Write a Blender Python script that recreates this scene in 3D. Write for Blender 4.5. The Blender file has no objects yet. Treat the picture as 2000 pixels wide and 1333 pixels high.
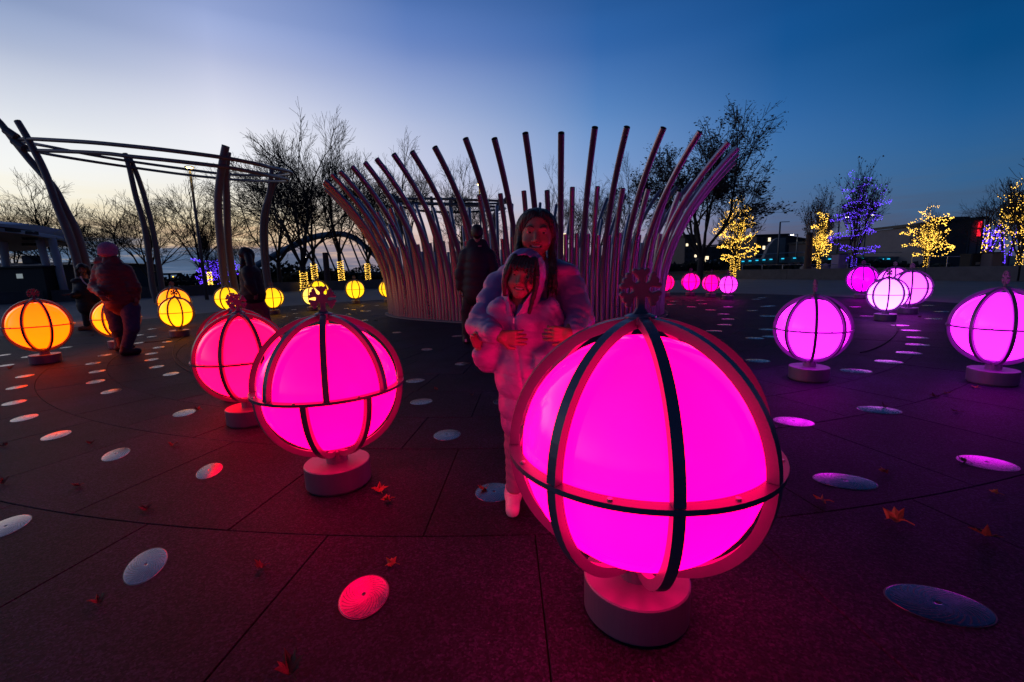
import bpy, math, random
import numpy as np
from mathutils import Vector, Matrix
try:
    import openvdb as vdb
except ImportError:
    import pyopenvdb as vdb

SC = bpy.context.scene
COL = SC.collection
PI = math.pi
rnd = random.Random(7)

# ------------------------------------------------------------------ camera
FPX, PITCH, ROLL, CAMZ = 875.14, 0.156, -0.0283, 1.0765      # focal length in pixels of a 2000 px wide frame
cam = bpy.data.cameras.new('camera')
cam.sensor_width = 36.0
cam.lens = FPX / 2000 * 36.0
cam.clip_start = 0.05
cam.clip_end = 4000
cam_o = bpy.data.objects.new('camera', cam)
COL.objects.link(cam_o)
cam_o.matrix_world = Matrix.Translation((0, 0, CAMZ)) @ Matrix.Rotation(PI / 2 - PITCH, 4, 'X') @ Matrix.Rotation(ROLL, 4, 'Z')
SC.camera = cam_o

# ------------------------------------------------------------------ dusk sky
world = bpy.data.worlds.new('World')
SC.world = world
world.use_nodes = True
wn, wl = world.node_tree.nodes, world.node_tree.links
wn.clear()


def srgb(c):
    return tuple((x / 255 / 12.92) if x / 255 <= 0.04045 else ((x / 255 + 0.055) / 1.055) ** 2.4 for x in c)


def wmath(op, a, b=None, c=None, clamp=False):
    n = wn.new('ShaderNodeMath'); n.operation = op; n.use_clamp = clamp
    for i, v in enumerate((a, b, c)):
        if v is None: continue
        if isinstance(v, (int, float)): n.inputs[i].default_value = v
        else: wl.new(v, n.inputs[i])
    return n.outputs[0]


def wramp(fac, stops):
    n = wn.new('ShaderNodeValToRGB'); r = n.color_ramp
    r.interpolation = 'CARDINAL'
    while len(r.elements) < len(stops): r.elements.new(0.5)
    for e, (p, c) in zip(r.elements, stops):
        e.position = p; e.color = (*srgb(c), 1)
    wl.new(fac, n.inputs[0])
    return n.outputs[0]


tc = wn.new('ShaderNodeTexCoord')
sep = wn.new('ShaderNodeSeparateXYZ'); wl.new(tc.outputs['Generated'], sep.inputs[0])
SX, SY = math.sin(math.radians(-52)), math.cos(math.radians(-52))   # where the sun went down
hx = wmath('SQRT', wmath('ADD', wmath('MULTIPLY', sep.outputs[0], sep.outputs[0]), wmath('MULTIPLY', sep.outputs[1], sep.outputs[1])))
cosa = wmath('DIVIDE', wmath('ADD', wmath('MULTIPLY', sep.outputs[0], SX), wmath('MULTIPLY', sep.outputs[1], SY)), wmath('MAXIMUM', hx, 1e-3))
# soft cloud streaks low over the horizon
mp = wn.new('ShaderNodeMapping'); mp.inputs['Scale'].default_value = (2.2, 2.2, 30); mp.inputs['Rotation'].default_value = (0, 0.02, 0)
wl.new(tc.outputs['Generated'], mp.inputs[0])
nz = wn.new('ShaderNodeTexNoise'); nz.inputs['Scale'].default_value = 2.4; nz.inputs['Detail'].default_value = 8; nz.inputs['Roughness'].default_value = 0.62
wl.new(mp.outputs[0], nz.inputs['Vector'])
elev = wmath('MULTIPLY', wmath('ARCSINE', sep.outputs[2]), 180 / PI)      # degrees
lowk = wmath('SUBTRACT', 1.0, wmath('MULTIPLY', elev, 1 / 11.0), clamp=True)
wob = wmath('MULTIPLY', wmath('SUBTRACT', nz.outputs[0], 0.5), wmath('MULTIPLY', lowk, 13.0))
e1 = wmath('DIVIDE', wmath('MAXIMUM', wmath('ADD', elev, wob), 0.0), 90.0)


def col(stops):
    return wramp(e1, [(e / 90, c) for e, c in stops])


UP = [(60, (20, 34, 68)), (90, (10, 20, 44))]
COLS = [
    (-0.95, col([(0, (24, 30, 46)), (10, (12, 36, 66)), (25, (7, 30, 64)), (60, (7, 20, 44)), (90, (9, 18, 40))])),
    (-0.105, col([(0, (72, 76, 102)), (3, (66, 88, 120)), (7, (56, 98, 142)), (11.5, (36, 92, 148)), (16, (16, 78, 134)), (20, (9, 70, 125)), (35, (6, 44, 92))] + UP)),
    (0.139, col([(0, (98, 92, 112)), (4, (88, 100, 132)), (9, (72, 113, 162)), (14, (54, 106, 166)), (19.6, (30, 88, 150)), (24, (20, 78, 140)), (38, (12, 50, 102))] + UP)),
    (0.454, col([(0, (128, 118, 136)), (3, (168, 156, 178)), (7, (148, 164, 202)), (11, (128, 158, 206)), (16.5, (98, 140, 197)), (22.5, (62, 110, 175)), (27, (42, 92, 157)), (42, (24, 56, 108))] + UP)),
    (0.755, col([(0, (110, 116, 138)), (2.5, (190, 162, 162)), (5, (218, 194, 190)), (10, (206, 206, 226)), (17, (177, 189, 222)), (23, (124, 147, 201)), (28, (82, 116, 179)), (42, (44, 70, 122))] + UP)),
    (0.934, col([(0, (76, 92, 118)), (2.6, (112, 118, 138)), (4, (214, 180, 146)), (6.5, (240, 224, 190)), (10.6, (239, 239, 240)), (15.4, (229, 231, 242)), (20.7, (186, 194, 224)), (25, (148, 165, 211)), (42, (58, 78, 128))] + UP)),
    (0.993, col([(0, (74, 90, 114)), (2.8, (108, 122, 144)), (4.2, (196, 178, 152)), (6.5, (240, 230, 204)), (9.2, (247, 247, 242)), (13.2, (228, 232, 238)), (18, (184, 194, 217)), (22, (138, 156, 194)), (42, (58, 74, 122))] + UP)),
]


def smooth(v, a, b, kind='SMOOTHSTEP'):
    n = wn.new('ShaderNodeMapRange'); n.interpolation_type = kind
    n.inputs['From Min'].default_value = a; n.inputs['From Max'].default_value = b
    wl.new(v, n.inputs['Value'])
    return n.outputs[0]


def wmix(f, a, b):
    n = wn.new('ShaderNodeMix'); n.data_type = 'RGBA'
    wl.new(f, n.inputs[0]); wl.new(a, n.inputs[6]); wl.new(b, n.inputs[7])
    return n.outputs[2]


m2 = COLS[0][1]
for k in range(1, len(COLS)):
    m2 = wmix(smooth(cosa, COLS[k - 1][0], COLS[k][0], 'LINEAR'), m2, COLS[k][1])
# below the horizon: dark earth
belowf = smooth(sep.outputs[2], -0.02, 0.0)
dark = wn.new('ShaderNodeRGB'); dark.outputs[0].default_value = (0.01, 0.01, 0.014, 1)
m3 = wmix(belowf, dark.outputs[0], m2)
bg = wn.new('ShaderNodeBackground'); bg.inputs[1].default_value = 1.0
wl.new(m3, bg.inputs[0])
wo = wn.new('ShaderNodeOutputWorld'); wl.new(bg.outputs[0], wo.inputs[0])

# the last afterglow, where the sun has gone down
sun = bpy.data.lights.new('afterglow', 'SUN'); sun.energy = 0.06; sun.angle = math.radians(25); sun.color = (1.0, 0.82, 0.66)
sun_o = bpy.data.objects.new('afterglow', sun); COL.objects.link(sun_o)
sun_o.rotation_euler = Vector((-SX, -SY, -0.10)).to_track_quat('-Z', 'Y').to_euler()

SC.view_settings.view_transform = 'Standard'
SC.view_settings.look = 'None'
SC.view_settings.exposure = 0.0
SC.view_settings.gamma = 1.0
SC.view_settings.use_curve_mapping = False
SC.render.engine = 'CYCLES'
SC.cycles.max_bounces = 5
SC.cycles.diffuse_bounces = 3
SC.cycles.glossy_bounces = 3
SC.cycles.sample_clamp_indirect = 4.0
SC.cycles.use_denoising = True


# ------------------------------------------------------------------ where a picture point lies
def ray(px, py):
    xr, yr = (px - 1000) / FPX, (py - 666.5) / FPX
    cr, sr, cp, sp = math.cos(ROLL), math.sin(ROLL), math.cos(PITCH), math.sin(PITCH)
    x = xr * cr + yr * sr; y = -xr * sr + yr * cr
    return Vector((x, cp - y * sp, -sp - y * cp))


def G(px, py, h=0.0):
    d = ray(px, py)
    return Vector((0, 0, CAMZ)) + d * ((h - CAMZ) / d.z)


def P(px, py, Y):
    d = ray(px, py)
    return Vector((0, 0, CAMZ)) + d * (Y / d.y)


# ------------------------------------------------------------------ mesh helpers
class MB:
    def __init__(s): s.v, s.f, s.m = [], [], []

    def add(s, vs, fs, m=0):
        o = len(s.v); s.v += [tuple(v) for v in vs]; s.f += [tuple(i + o for i in f) for f in fs]; s.m += [m] * len(fs)
        return s

    def box(s, c, d, m=0, rz=0.0, M=None):
        x, y, z = d[0] / 2, d[1] / 2, d[2] / 2
        vs = [Vector((a * x, b * y, e * z)) for a in (-1, 1) for b in (-1, 1) for e in (-1, 1)]
        R = M or Matrix.Rotation(rz, 3, 'Z')
        vs = [R @ v + Vector(c) for v in vs]
        return s.add(vs, [(0, 1, 3, 2), (4, 6, 7, 5), (0, 4, 5, 1), (2, 3, 7, 6), (0, 2, 6, 4), (1, 5, 7, 3)], m)

    def tube(s, pts, rad, n=8, m=0, caps=True, closed=False):
        pts = [Vector(p) for p in pts]; N = len(pts)
        if isinstance(rad, (int, float)): rad = [rad] * N
        vs, fs = [], []
        ref = None
        for i, p in enumerate(pts):
            if closed: t = pts[(i + 1) % N] - pts[i - 1]
            else: t = pts[min(i + 1, N - 1)] - pts[max(i - 1, 0)]
            if t.length < 1e-9: t = Vector((0, 0, 1))
            t.normalize()
            if ref is None: ref = Vector((1, 0, 0)) if abs(t.x) < 0.8 else Vector((0, 1, 0))
            a = (ref - t * ref.dot(t)); a.normalize(); b = t.cross(a); ref = a
            vs += [p + (a * math.cos(k * 2 * PI / n) + b * math.sin(k * 2 * PI / n)) * rad[i] for k in range(n)]
        L = N if closed else N - 1
        for i in range(L):
            j = (i + 1) % N
            for k in range(n):
                fs.append((i * n + k, i * n + (k + 1) % n, j * n + (k + 1) % n, j * n + k))
        if caps and not closed:
            fs.append(tuple(range(n - 1, -1, -1))); fs.append(tuple((N - 1) * n + k for k in range(n)))
        return s.add(vs, fs, m)

    def lathe(s, prof, n=32, m=0, c=(0, 0, 0), rings=None):
        vs, fs = [], []
        for r, z in prof:
            vs += [(c[0] + r * math.cos(2 * PI * k / n), c[1] + r * math.sin(2 * PI * k / n), c[2] + z) for k in range(n)]
        for i in range(len(prof) - 1):
            for k in range(n):
                fs.append((i * n + k, i * n + (k + 1) % n, (i + 1) * n + (k + 1) % n, (i + 1) * n + k))
        return s.add(vs, fs, m)

    def prism(s, poly, z0, z1, m=0):
        n = len(poly)
        vs = [(x, y, z0) for x, y in poly] + [(x, y, z1) for x, y in poly]
        fs = [tuple(range(n - 1, -1, -1)), tuple(range(n, 2 * n))] + [(i, (i + 1) % n, n + (i + 1) % n, n + i) for i in range(n)]
        return s.add(vs, fs, m)

    def mesh(s, name, mats, smooth=False):
        me = bpy.data.meshes.new(name)
        me.from_pydata(s.v, [], s.f)
        for m in (mats if isinstance(mats, (list, tuple)) else [mats]): me.materials.append(m)
        me.polygons.foreach_set('material_index', s.m)
        me.polygons.foreach_set('use_smooth', [smooth] * len(s.f))
        me.update()
        return me


def link(name, me, parent=None, loc=(0, 0, 0), rot=(0, 0, 0), scale=None):
    o = bpy.data.objects.new(name, me); COL.objects.link(o)
    o.location = loc; o.rotation_euler = rot
    if scale is not None: o.scale = scale if isinstance(scale, (tuple, list)) else (scale,) * 3
    if parent: o.parent = parent
    return o


def tag(o, label=None, cat=None, group=None, kind=None):
    if label: o['label'] = label
    if cat: o['category'] = cat
    if group: o['group'] = group
    if kind: o['kind'] = kind
    return o


def thing(name, label, cat, loc=(0, 0, 0), group=None, rz=0.0):
    o = bpy.data.objects.new(name, None); COL.objects.link(o)
    o.empty_display_size = 0.1
    o.location = loc; o.rotation_euler = (0, 0, rz)
    return tag(o, label, cat, group)


def smoothline(pts, k=6, closed=False):
    pts = [Vector(p) for p in pts]; n = len(pts); out = []
    for i in range(n if closed else n - 1):
        g = (lambda j: pts[j % n]) if closed else (lambda j: pts[max(0, min(n - 1, j))])
        a, b, c, d = g(i - 1), g(i), g(i + 1), g(i + 2)
        for q in range(k):
            t = q / k
            out.append(0.5 * ((2 * b) + (c - a) * t + (2 * a - 5 * b + 4 * c - d) * t * t + (3 * b - a - 3 * c + d) * t ** 3))
    if not closed: out.append(pts[-1])
    return out


# ------------------------------------------------------------------ materials
def mat(name, col, rough=0.6, metal=0.0, vary=0.0, scale=8.0, bump=0.0, bscale=60.0, emit=None, estr=0.0, coat=0.0, sheen=0.0,
        rnd_obj=0.0, spec=0.5, sampling=None, sss=0.0, stretch=None):
    m = bpy.data.materials.new(name); m.use_nodes = True
    nt = m.node_tree; b = nt.nodes['Principled BSDF']
    b.inputs['Base Color'].default_value = (*col, 1)
    b.inputs['Roughness'].default_value = rough
    b.inputs['Metallic'].default_value = metal
    b.inputs['Specular IOR Level'].default_value = spec
    if coat: b.inputs['Coat Weight'].default_value = coat; b.inputs['Coat Roughness'].default_value = 0.08
    if sheen: b.inputs['Sheen Weight'].default_value = sheen
    if sss: b.inputs['Subsurface Weight'].default_value = sss; b.inputs['Subsurface Radius'].default_value = (0.01, 0.004, 0.002)
    geo = nt.nodes.new('ShaderNodeNewGeometry')
    src = geo.outputs['Position']
    if stretch:
        mp_ = nt.nodes.new('ShaderNodeMapping'); mp_.inputs['Scale'].default_value = stretch
        nt.links.new(src, mp_.inputs[0]); src = mp_.outputs[0]
    if vary or rnd_obj:
        n = nt.nodes.new('ShaderNodeTexNoise'); n.inputs['Scale'].default_value = scale; n.inputs['Detail'].default_value = 6
        n.inputs['Roughness'].default_value = 0.65
        nt.links.new(src, n.inputs['Vector'])
        mr = nt.nodes.new('ShaderNodeMapRange'); mr.inputs['From Min'].default_value = 0.25; mr.inputs['From Max'].default_value = 0.75
        mr.inputs['To Min'].default_value = 1 - vary; mr.inputs['To Max'].default_value = 1 + vary
        nt.links.new(n.outputs[0], mr.inputs[0]); f = mr.outputs[0]
        if rnd_obj:
            oi = nt.nodes.new('ShaderNodeObjectInfo')
            m2_ = nt.nodes.new('ShaderNodeMapRange'); m2_.inputs['To Min'].default_value = 1 - rnd_obj; m2_.inputs['To Max'].default_value = 1 + rnd_obj
            nt.links.new(oi.outputs['Random'], m2_.inputs[0])
            mm = nt.nodes.new('ShaderNodeMath'); mm.operation = 'MULTIPLY'
            nt.links.new(f, mm.inputs[0]); nt.links.new(m2_.outputs[0], mm.inputs[1]); f = mm.outputs[0]
        vm = nt.nodes.new('ShaderNodeVectorMath'); vm.operation = 'SCALE'; vm.inputs[0].default_value = col
        nt.links.new(f, vm.inputs['Scale']); nt.links.new(vm.outputs[0], b.inputs['Base Color'])
        rr = nt.nodes.new('ShaderNodeMapRange'); rr.inputs['To Min'].default_value = max(0.02, rough - 0.12); rr.inputs['To Max'].default_value = min(1, rough + 0.12)
        nt.links.new(n.outputs[0], rr.inputs[0]); nt.links.new(rr.outputs[0], b.inputs['Roughness'])
    if bump:
        n2 = nt.nodes.new('ShaderNodeTexNoise'); n2.inputs['Scale'].default_value = bscale; n2.inputs['Detail'].default_value = 4
        nt.links.new(src, n2.inputs['Vector'])
        bp = nt.nodes.new('ShaderNodeBump'); bp.inputs['Strength'].default_value = bump; bp.inputs['Distance'].default_value = 0.01
        nt.links.new(n2.outputs[0], bp.inputs['Height']); nt.links.new(bp.outputs[0], b.inputs['Normal'])
    if emit:
        b.inputs['Emission Color'].default_value = (*emit, 1); b.inputs['Emission Strength'].default_value = estr
    if sampling: m.cycles.emission_sampling = sampling
    return m


def granite():
    """dark flamed granite: crystals of several greys, worn patches, fine relief, faint stains"""
    m = bpy.data.materials.new('flamed_granite'); m.use_nodes = True
    nt = m.node_tree; L = nt.links.new; N = nt.nodes.new; b = nt.nodes['Principled BSDF']
    geo = N('ShaderNodeNewGeometry'); pos = geo.outputs['Position']
    v = N('ShaderNodeTexVoronoi'); v.inputs['Scale'].default_value = 150; L(pos, v.inputs['Vector'])
    n1 = N('ShaderNodeTexNoise'); n1.inputs['Scale'].default_value = 70; n1.inputs['Detail'].default_value = 5; n1.inputs['Roughness'].default_value = 0.8; L(pos, n1.inputs['Vector'])
    n2 = N('ShaderNodeTexNoise'); n2.inputs['Scale'].default_value = 1.7; n2.inputs['Detail'].default_value = 6; n2.inputs['Roughness'].default_value = 0.6; L(pos, n2.inputs['Vector'])
    mult = N('ShaderNodeMath'); mult.operation = 'MULTIPLY'
    sepc = N('ShaderNodeSeparateColor'); L(v.outputs['Color'], sepc.inputs[0])
    L(sepc.outputs[0], mult.inputs[0]); L(n1.outputs[0], mult.inputs[1])
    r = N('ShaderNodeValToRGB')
    st = [(0.0, (0.006, 0.0036, 0.012)), (0.3, (0.0155, 0.0090, 0.031)), (0.6, (0.043, 0.025, 0.082)), (0.9, (0.33, 0.23, 0.55))]  # purple of the lamps' spill is put into the stone's own colour
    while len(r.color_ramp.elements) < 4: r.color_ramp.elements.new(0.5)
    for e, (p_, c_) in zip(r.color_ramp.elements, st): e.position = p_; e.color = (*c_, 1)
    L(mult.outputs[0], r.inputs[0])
    oi = N('ShaderNodeObjectInfo')
    mr = N('ShaderNodeMapRange'); mr.inputs['To Min'].default_value = 0.8; mr.inputs['To Max'].default_value = 1.25; L(oi.outputs['Random'], mr.inputs[0])
    mr2 = N('ShaderNodeMapRange'); mr2.inputs['From Min'].default_value = 0.3; mr2.inputs['From Max'].default_value = 0.7
    mr2.inputs['To Min'].default_value = 0.55; mr2.inputs['To Max'].default_value = 1.45; L(n2.outputs[0], mr2.inputs[0])
    mm = N('ShaderNodeMath'); mm.operation = 'MULTIPLY'; L(mr.outputs[0], mm.inputs[0]); L(mr2.outputs[0], mm.inputs[1])
    sc = N('ShaderNodeVectorMath'); sc.operation = 'SCALE'; L(r.outputs[0], sc.inputs[0]); L(mm.outputs[0], sc.inputs['Scale'])
    L(sc.outputs[0], b.inputs['Base Color'])
    rr = N('ShaderNodeMapRange'); b.inputs['Specular IOR Level'].default_value = 0.12; rr.inputs['To Min'].default_value = 0.48; rr.inputs['To Max'].default_value = 0.85; L(n1.outputs[0], rr.inputs[0])
    L(rr.outputs[0], b.inputs['Roughness'])
    bp = N('ShaderNodeBump'); bp.inputs['Strength'].default_value = 0.9; bp.inputs['Distance'].default_value = 0.006
    L(n1.outputs[0], bp.inputs['Height']); L(bp.outputs[0], b.inputs['Normal'])
    return m


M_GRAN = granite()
M_JOINT = mat('dark_joint', (0.008, 0.008, 0.009), 0.9)
M_CONC = mat('pale_concrete', (0.20, 0.19, 0.19), 0.8, vary=0.22, scale=0.9, bump=0.3, bscale=40)
M_WALL = mat('cast_concrete_wall', (0.13, 0.12, 0.115), 0.85, vary=0.28, scale=2.2, bump=0.3, bscale=30)
M_GRASS = mat('dark_lawn', (0.05, 0.065, 0.03), 0.95, vary=0.4, scale=5, bump=0.6, bscale=80)
M_STEEL = mat('brushed_steel_pipe', (0.40, 0.32, 0.36), 0.30, 0.80, vary=0.10, scale=2.5, stretch=(1, 1, 0.3))
M_PIPEIN = mat('pipe_inside', (0.02, 0.02, 0.02), 0.8)
M_RIB = mat('powder_coated_rib', (0.095, 0.085, 0.14), 0.36, 0.1, vary=0.10, scale=14, bump=0.04, bscale=180)
M_DRUM = mat('satin_aluminium_drum', (0.135, 0.115, 0.175), 0.42, 0.35, vary=0.14, scale=9, stretch=(1, 1, 0.2), bump=0.04, bscale=90)
M_FLAKE = mat('painted_snowflake', (0.13, 0.10, 0.15), 0.45, 0.1, vary=0.12, scale=30)
M_BOLT = mat('zinc_bolt', (0.55, 0.55, 0.56), 0.3, 0.8)
M_DISC = mat('polished_disc', (0.20, 0.15, 0.20), 0.26, 1.0, vary=0.35, scale=14, bump=0.05, bscale=60)
M_GROOVE = mat('disc_groove', (0.09, 0.09, 0.10), 0.35, 0.6)
M_BARK = mat('winter_bark', (0.045, 0.038, 0.034), 0.9, vary=0.35, scale=10, bump=0.5, bscale=30)
M_TWIG = mat('bare_twig', (0.035, 0.030, 0.028), 0.9)
M_DLEAF = mat('withered_leaf_on_tree', (0.05, 0.035, 0.022), 0.9, rnd_obj=0.1)
M_YBULB = mat('warm_fairy_light', (0.8, 0.6, 0.2), 0.4, emit=(1.0, 0.56, 0.07), estr=3.6, sampling='NONE')
M_PBULB = mat('violet_fairy_light', (0.2, 0.1, 0.8), 0.4, emit=(0.13, 0.045, 1.0), estr=3.2, sampling='NONE')
M_TEAL = mat('teal_bridge_light', (0.1, 0.6, 0.7), 0.4, emit=(0.02, 0.50, 0.8), estr=1.6, sampling='NONE')
M_RED = mat('red_sign_light', (0.8, 0.1, 0.1), 0.4, emit=(1.0, 0.01, 0.03), estr=2.2, sampling='NONE')
M_WARM = mat('sodium_lamp', (1, 0.8, 0.4), 0.4, emit=(1.0, 0.66, 0.22), estr=26.0)
M_WHITE = mat('white_lamp', (1, 1, 1), 0.4, emit=(1.0, 0.93, 0.75), estr=18.0)
M_POST = mat('grey_lamp_post', (0.12, 0.12, 0.13), 0.5, 0.3)
M_PERG = mat('painted_pergola_steel', (0.20, 0.155, 0.15), 0.5, 0.2, vary=0.15, scale=4)
M_RUST = mat('weathered_steel_column', (0.085, 0.06, 0.058), 0.85, vary=0.3, scale=7, bump=0.3, bscale=50)
M_BRIDGE = mat('blue_grey_bridge_steel', (0.13, 0.18, 0.24), 0.6, 0.1, vary=0.1, scale=0.5)
M_TRUSS = mat('black_truss_steel', (0.03, 0.03, 0.035), 0.6, 0.2)
M_BLDG = mat('dark_brick_building', (0.075, 0.06, 0.062), 0.85, vary=0.2, scale=0.8)
M_BLDG2 = mat('stone_faced_building', (0.16, 0.135, 0.14), 0.85, vary=0.2, scale=0.6)
M_GLASSD = mat('dark_window_glass', (0.02, 0.025, 0.03), 0.08, 0.0, spec=0.8)
M_WLIT = mat('lit_window', (0.9, 0.8, 0.6), 0.3, emit=(1.0, 0.8, 0.5), estr=1.6, sampling='NONE')
M_CANOPY = mat('blue_canopy_metal', (0.50, 0.68, 0.80), 0.45, 0.0, vary=0.08, scale=3)
M_SOFFIT = mat('timber_soffit', (0.50, 0.30, 0.17), 0.6, vary=0.25, scale=2, stretch=(1, 9, 1))
M_BLACK = mat('matt_black', (0.015, 0.015, 0.017), 0.7)
M_RAIL = mat('galvanised_rail', (0.5, 0.51, 0.53), 0.35, 0.7)
M_HEDGE = mat('dark_hedge', (0.018, 0.022, 0.015), 0.95)

# ------------------------------------------------------------------ ground
PCX, PCY, PR = 0.0, 10.0, 10.8          # the round dark plaza
me = MB().add([(-1500, -600, -0.06), (1500, -600, -0.06), (1500, 2400, -0.06), (-1500, 2400, -0.06)], [(0, 1, 2, 3)]).mesh('ground', M_GRASS)
tag(link('ground', me), kind='structure')
mb = MB()
N = 96
ring = [(PCX + (PR + 0.02) * math.cos(2 * PI * k / N), PCY + (PR + 0.02) * math.sin(2 * PI * k / N)) for k in range(N)]
outer = [(PCX + 46 * math.cos(2 * PI * k / N), PCY + 3 + 40 * math.sin(2 * PI * k / N)) for k in range(N)]
mb.add([(x, y, 0.0) for x, y in ring] + [(x, y, 0.0) for x, y in outer], [(k, N + k, N + (k + 1) % N, (k + 1) % N) for k in range(N)])
tag(link('path', mb.mesh('path', M_CONC)), kind='structure')

mb = MB()
mb.add([(PCX + (PR + 0.02) * math.cos(2 * PI * k / N), PCY + (PR + 0.02) * math.sin(2 * PI * k / N), -0.022) for k in range(N)], [tuple(range(N))])
plaza = tag(link('plaza_floor', mb.mesh('plaza_bed', M_JOINT)), kind='structure')

# slabs: rings of segments round the centre of the plaza
RINGS = [10.8, 9.98, 9.13, 8.30, 7.38, 6.78, 6.05, 5.35, 4.65, 3.95, 3.25]
slabs, rest = [], MB()


def slab_mb(r0, r1, half, target=None, rot=0.0):
    g = 0.0022; k = 5; vs = []
    for z in (-0.02, -0.002, 0.0):
        ins = g if z < 0 else g + 0.002
        for r in (r0 + ins, r1 - ins):
            da = ins / r
            for i in range(k):
                a = -half + da + (2 * half - 2 * da) * i / (k - 1) + rot
                vs.append((r * math.sin(a), -r * math.cos(a), z))
    fs = []
    def idx(l, s_, i): return l * 2 * k + s_ * k + i
    for i in range(k - 1):
        fs.append((idx(2, 0, i), idx(2, 0, i + 1), idx(2, 1, i + 1), idx(2, 1, i))[::-1])
        for l in (0, 1):
            fs.append((idx(l, 0, i), idx(l + 1, 0, i), idx(l + 1, 0, i + 1), idx(l, 0, i + 1))[::-1])
            fs.append((idx(l, 1, i), idx(l, 1, i + 1), idx(l + 1, 1, i + 1), idx(l + 1, 1, i))[::-1])
    for l in (0, 1):
        fs.append((idx(l, 0, 0), idx(l, 1, 0), idx(l + 1, 1, 0), idx(l + 1, 0, 0))[::-1])
        fs.append((idx(l, 0, k - 1), idx(l + 1, 0, k - 1), idx(l + 1, 1, k - 1), idx(l, 1, k - 1))[::-1])
    return (target or MB()).add(vs, fs)


cand = []
for ri in range(len(RINGS) - 1):
    n = 60 if ri < 6 else 40
    for j in range(n):
        off = 3.3 if ri % 2 == 1 else 0.5
        ang = math.radians(off + 360 / n * j)
        rm = (RINGS[ri] + RINGS[ri + 1]) / 2
        am = ang + PI / n
        x, y = PCX + rm * math.sin(am), PCY - rm * math.cos(am)
        cand.append((math.hypot(x, y), ri, n, am, x, y))
cand.sort()
near = [c for c in cand if c[5] > 0.3][:290]
nearset = set(id(c) for c in near)
slab_mesh = {}
for c in cand:
    d, ri, n, am, x, y = c
    if id(c) in nearset:
        key = ri
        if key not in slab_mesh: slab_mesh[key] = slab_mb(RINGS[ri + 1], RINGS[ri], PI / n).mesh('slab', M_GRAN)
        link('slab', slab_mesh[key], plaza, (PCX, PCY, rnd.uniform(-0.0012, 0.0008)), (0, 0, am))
    else:
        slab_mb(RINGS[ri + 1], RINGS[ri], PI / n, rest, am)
mb = MB()
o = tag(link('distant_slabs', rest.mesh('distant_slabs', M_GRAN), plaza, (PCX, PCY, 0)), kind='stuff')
mb.add([(3.25 * math.cos(2 * PI * k / 64), 3.25 * math.sin(2 * PI * k / 64), -0.001) for k in range(64)], [tuple(range(64))])
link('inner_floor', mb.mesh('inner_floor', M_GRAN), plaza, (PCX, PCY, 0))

# ------------------------------------------------------------------ polished discs let into the floor
DR = 0.082
mb = MB(); NA, NRr = 96, 14
vs = [(0, 0, 0.0012)]
for i in range(1, NRr + 1):
    r = DR * i / NRr
    for k in range(NA):
        a = 2 * PI * k / NA + 1.9 * (1 - i / NRr) ** 1.3
        vs.append((r * math.cos(a), r * math.sin(a), 0.0012 + 0.004 * (1 - (i / NRr) ** 2)))
fs, ms = [], []
for k in range(NA):
    fs.append((0, 1 + k, 1 + (k + 1) % NA)); ms.append(1)
    for i in range(NRr - 1):
        fs.append((1 + i * NA + k, 1 + (i + 1) * NA + k, 1 + (i + 1) * NA + (k + 1) % NA, 1 + i * NA + (k + 1) % NA))
        ms.append(1 if (k % 4 == 0 and 1 < i < NRr - 2 and (k % 8 == 0 or i > 4)) else 0)
mb.v, mb.f, mb.m = vs, fs, ms
mb.lathe([(DR, 0.0012), (DR + 0.0022, 0.0014), (DR + 0.0024, 0.0004)], 64, 0)
mb.lathe([(DR + 0.0024, 0.0006), (DR + 0.0055, 0.0006)], 64, 1)
disc_me = mb.mesh('floor_disc', [M_DISC, M_GROOVE], smooth=True)
DISCS = [(283, 1107), (710, 1165), (12, 1030), (408, 920), (228, 887), (110, 851), (48, 817), (28, 787), (33, 757), (49, 735), (12, 714), (7, 694),
         (360, 807), (217, 765), (187, 746), (190, 726), (205, 694), (182, 710), (129, 679), (56, 697), (334, 731), (306, 717), (296, 703),
         (296, 691), (310, 679), (327, 668), (297, 658), (271, 655), (297, 643), (273, 670), (872, 850), (823, 785), (811, 744), (904, 711),
         (834, 683), (965, 962), (985, 785), (775, 650), (893, 657), (574, 605), (577, 613), (557, 619), (582, 621), (676, 603), (709, 598),
         (690, 605), (708, 608), (720, 608), (680, 614), (713, 626), (736, 597), (760, 602), (1317, 589), (1311, 595), (1351, 600), (1367, 587),
         (1372, 594), (1387, 606), (1422, 600), (1413, 614), (1422, 624), (1415, 635), (1394, 647), (1469, 607), (1477, 585), (1488, 582),
         (1495, 599), (1496, 618), (1498, 644), (1474, 661), (1505, 598), (1512, 618), (1480, 705), (1672, 724), (1736, 708), (1775, 690),
         (1792, 674), (1792, 660), (1779, 646), (1758, 636), (1694, 618), (1670, 600), (1839, 609), (1823, 623), (1812, 597), (1718, 801),
         (1550, 824), (1928, 905), (1650, 940), (1835, 1183), (640, 640), (655, 622), (1506, 658), (405, 690), (420, 672), (250, 655)]
OVAL = [(-0.526, 1.370, 0.100, 0.077, 1.76), (1.318, 1.260, 0.131, 0.084, 2.85), (-1.739, 2.409, 0.059, 0.111, 0.44), (1.627, 2.077, 0.129, 0.082, 2.88),
        (-2.519, 2.695, 0.119, 0.063, 2.10), (-0.453, 2.872, 0.099, 0.085, 1.62), (2.654, 3.130, 0.127, 0.088, 2.83), (4.017, 4.679, 0.117, 0.097, 2.74),
        (3.395, 4.320, 0.123, 0.093, 2.78), (-1.425, 1.568, 0.062, 0.117, 0.53)]
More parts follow.
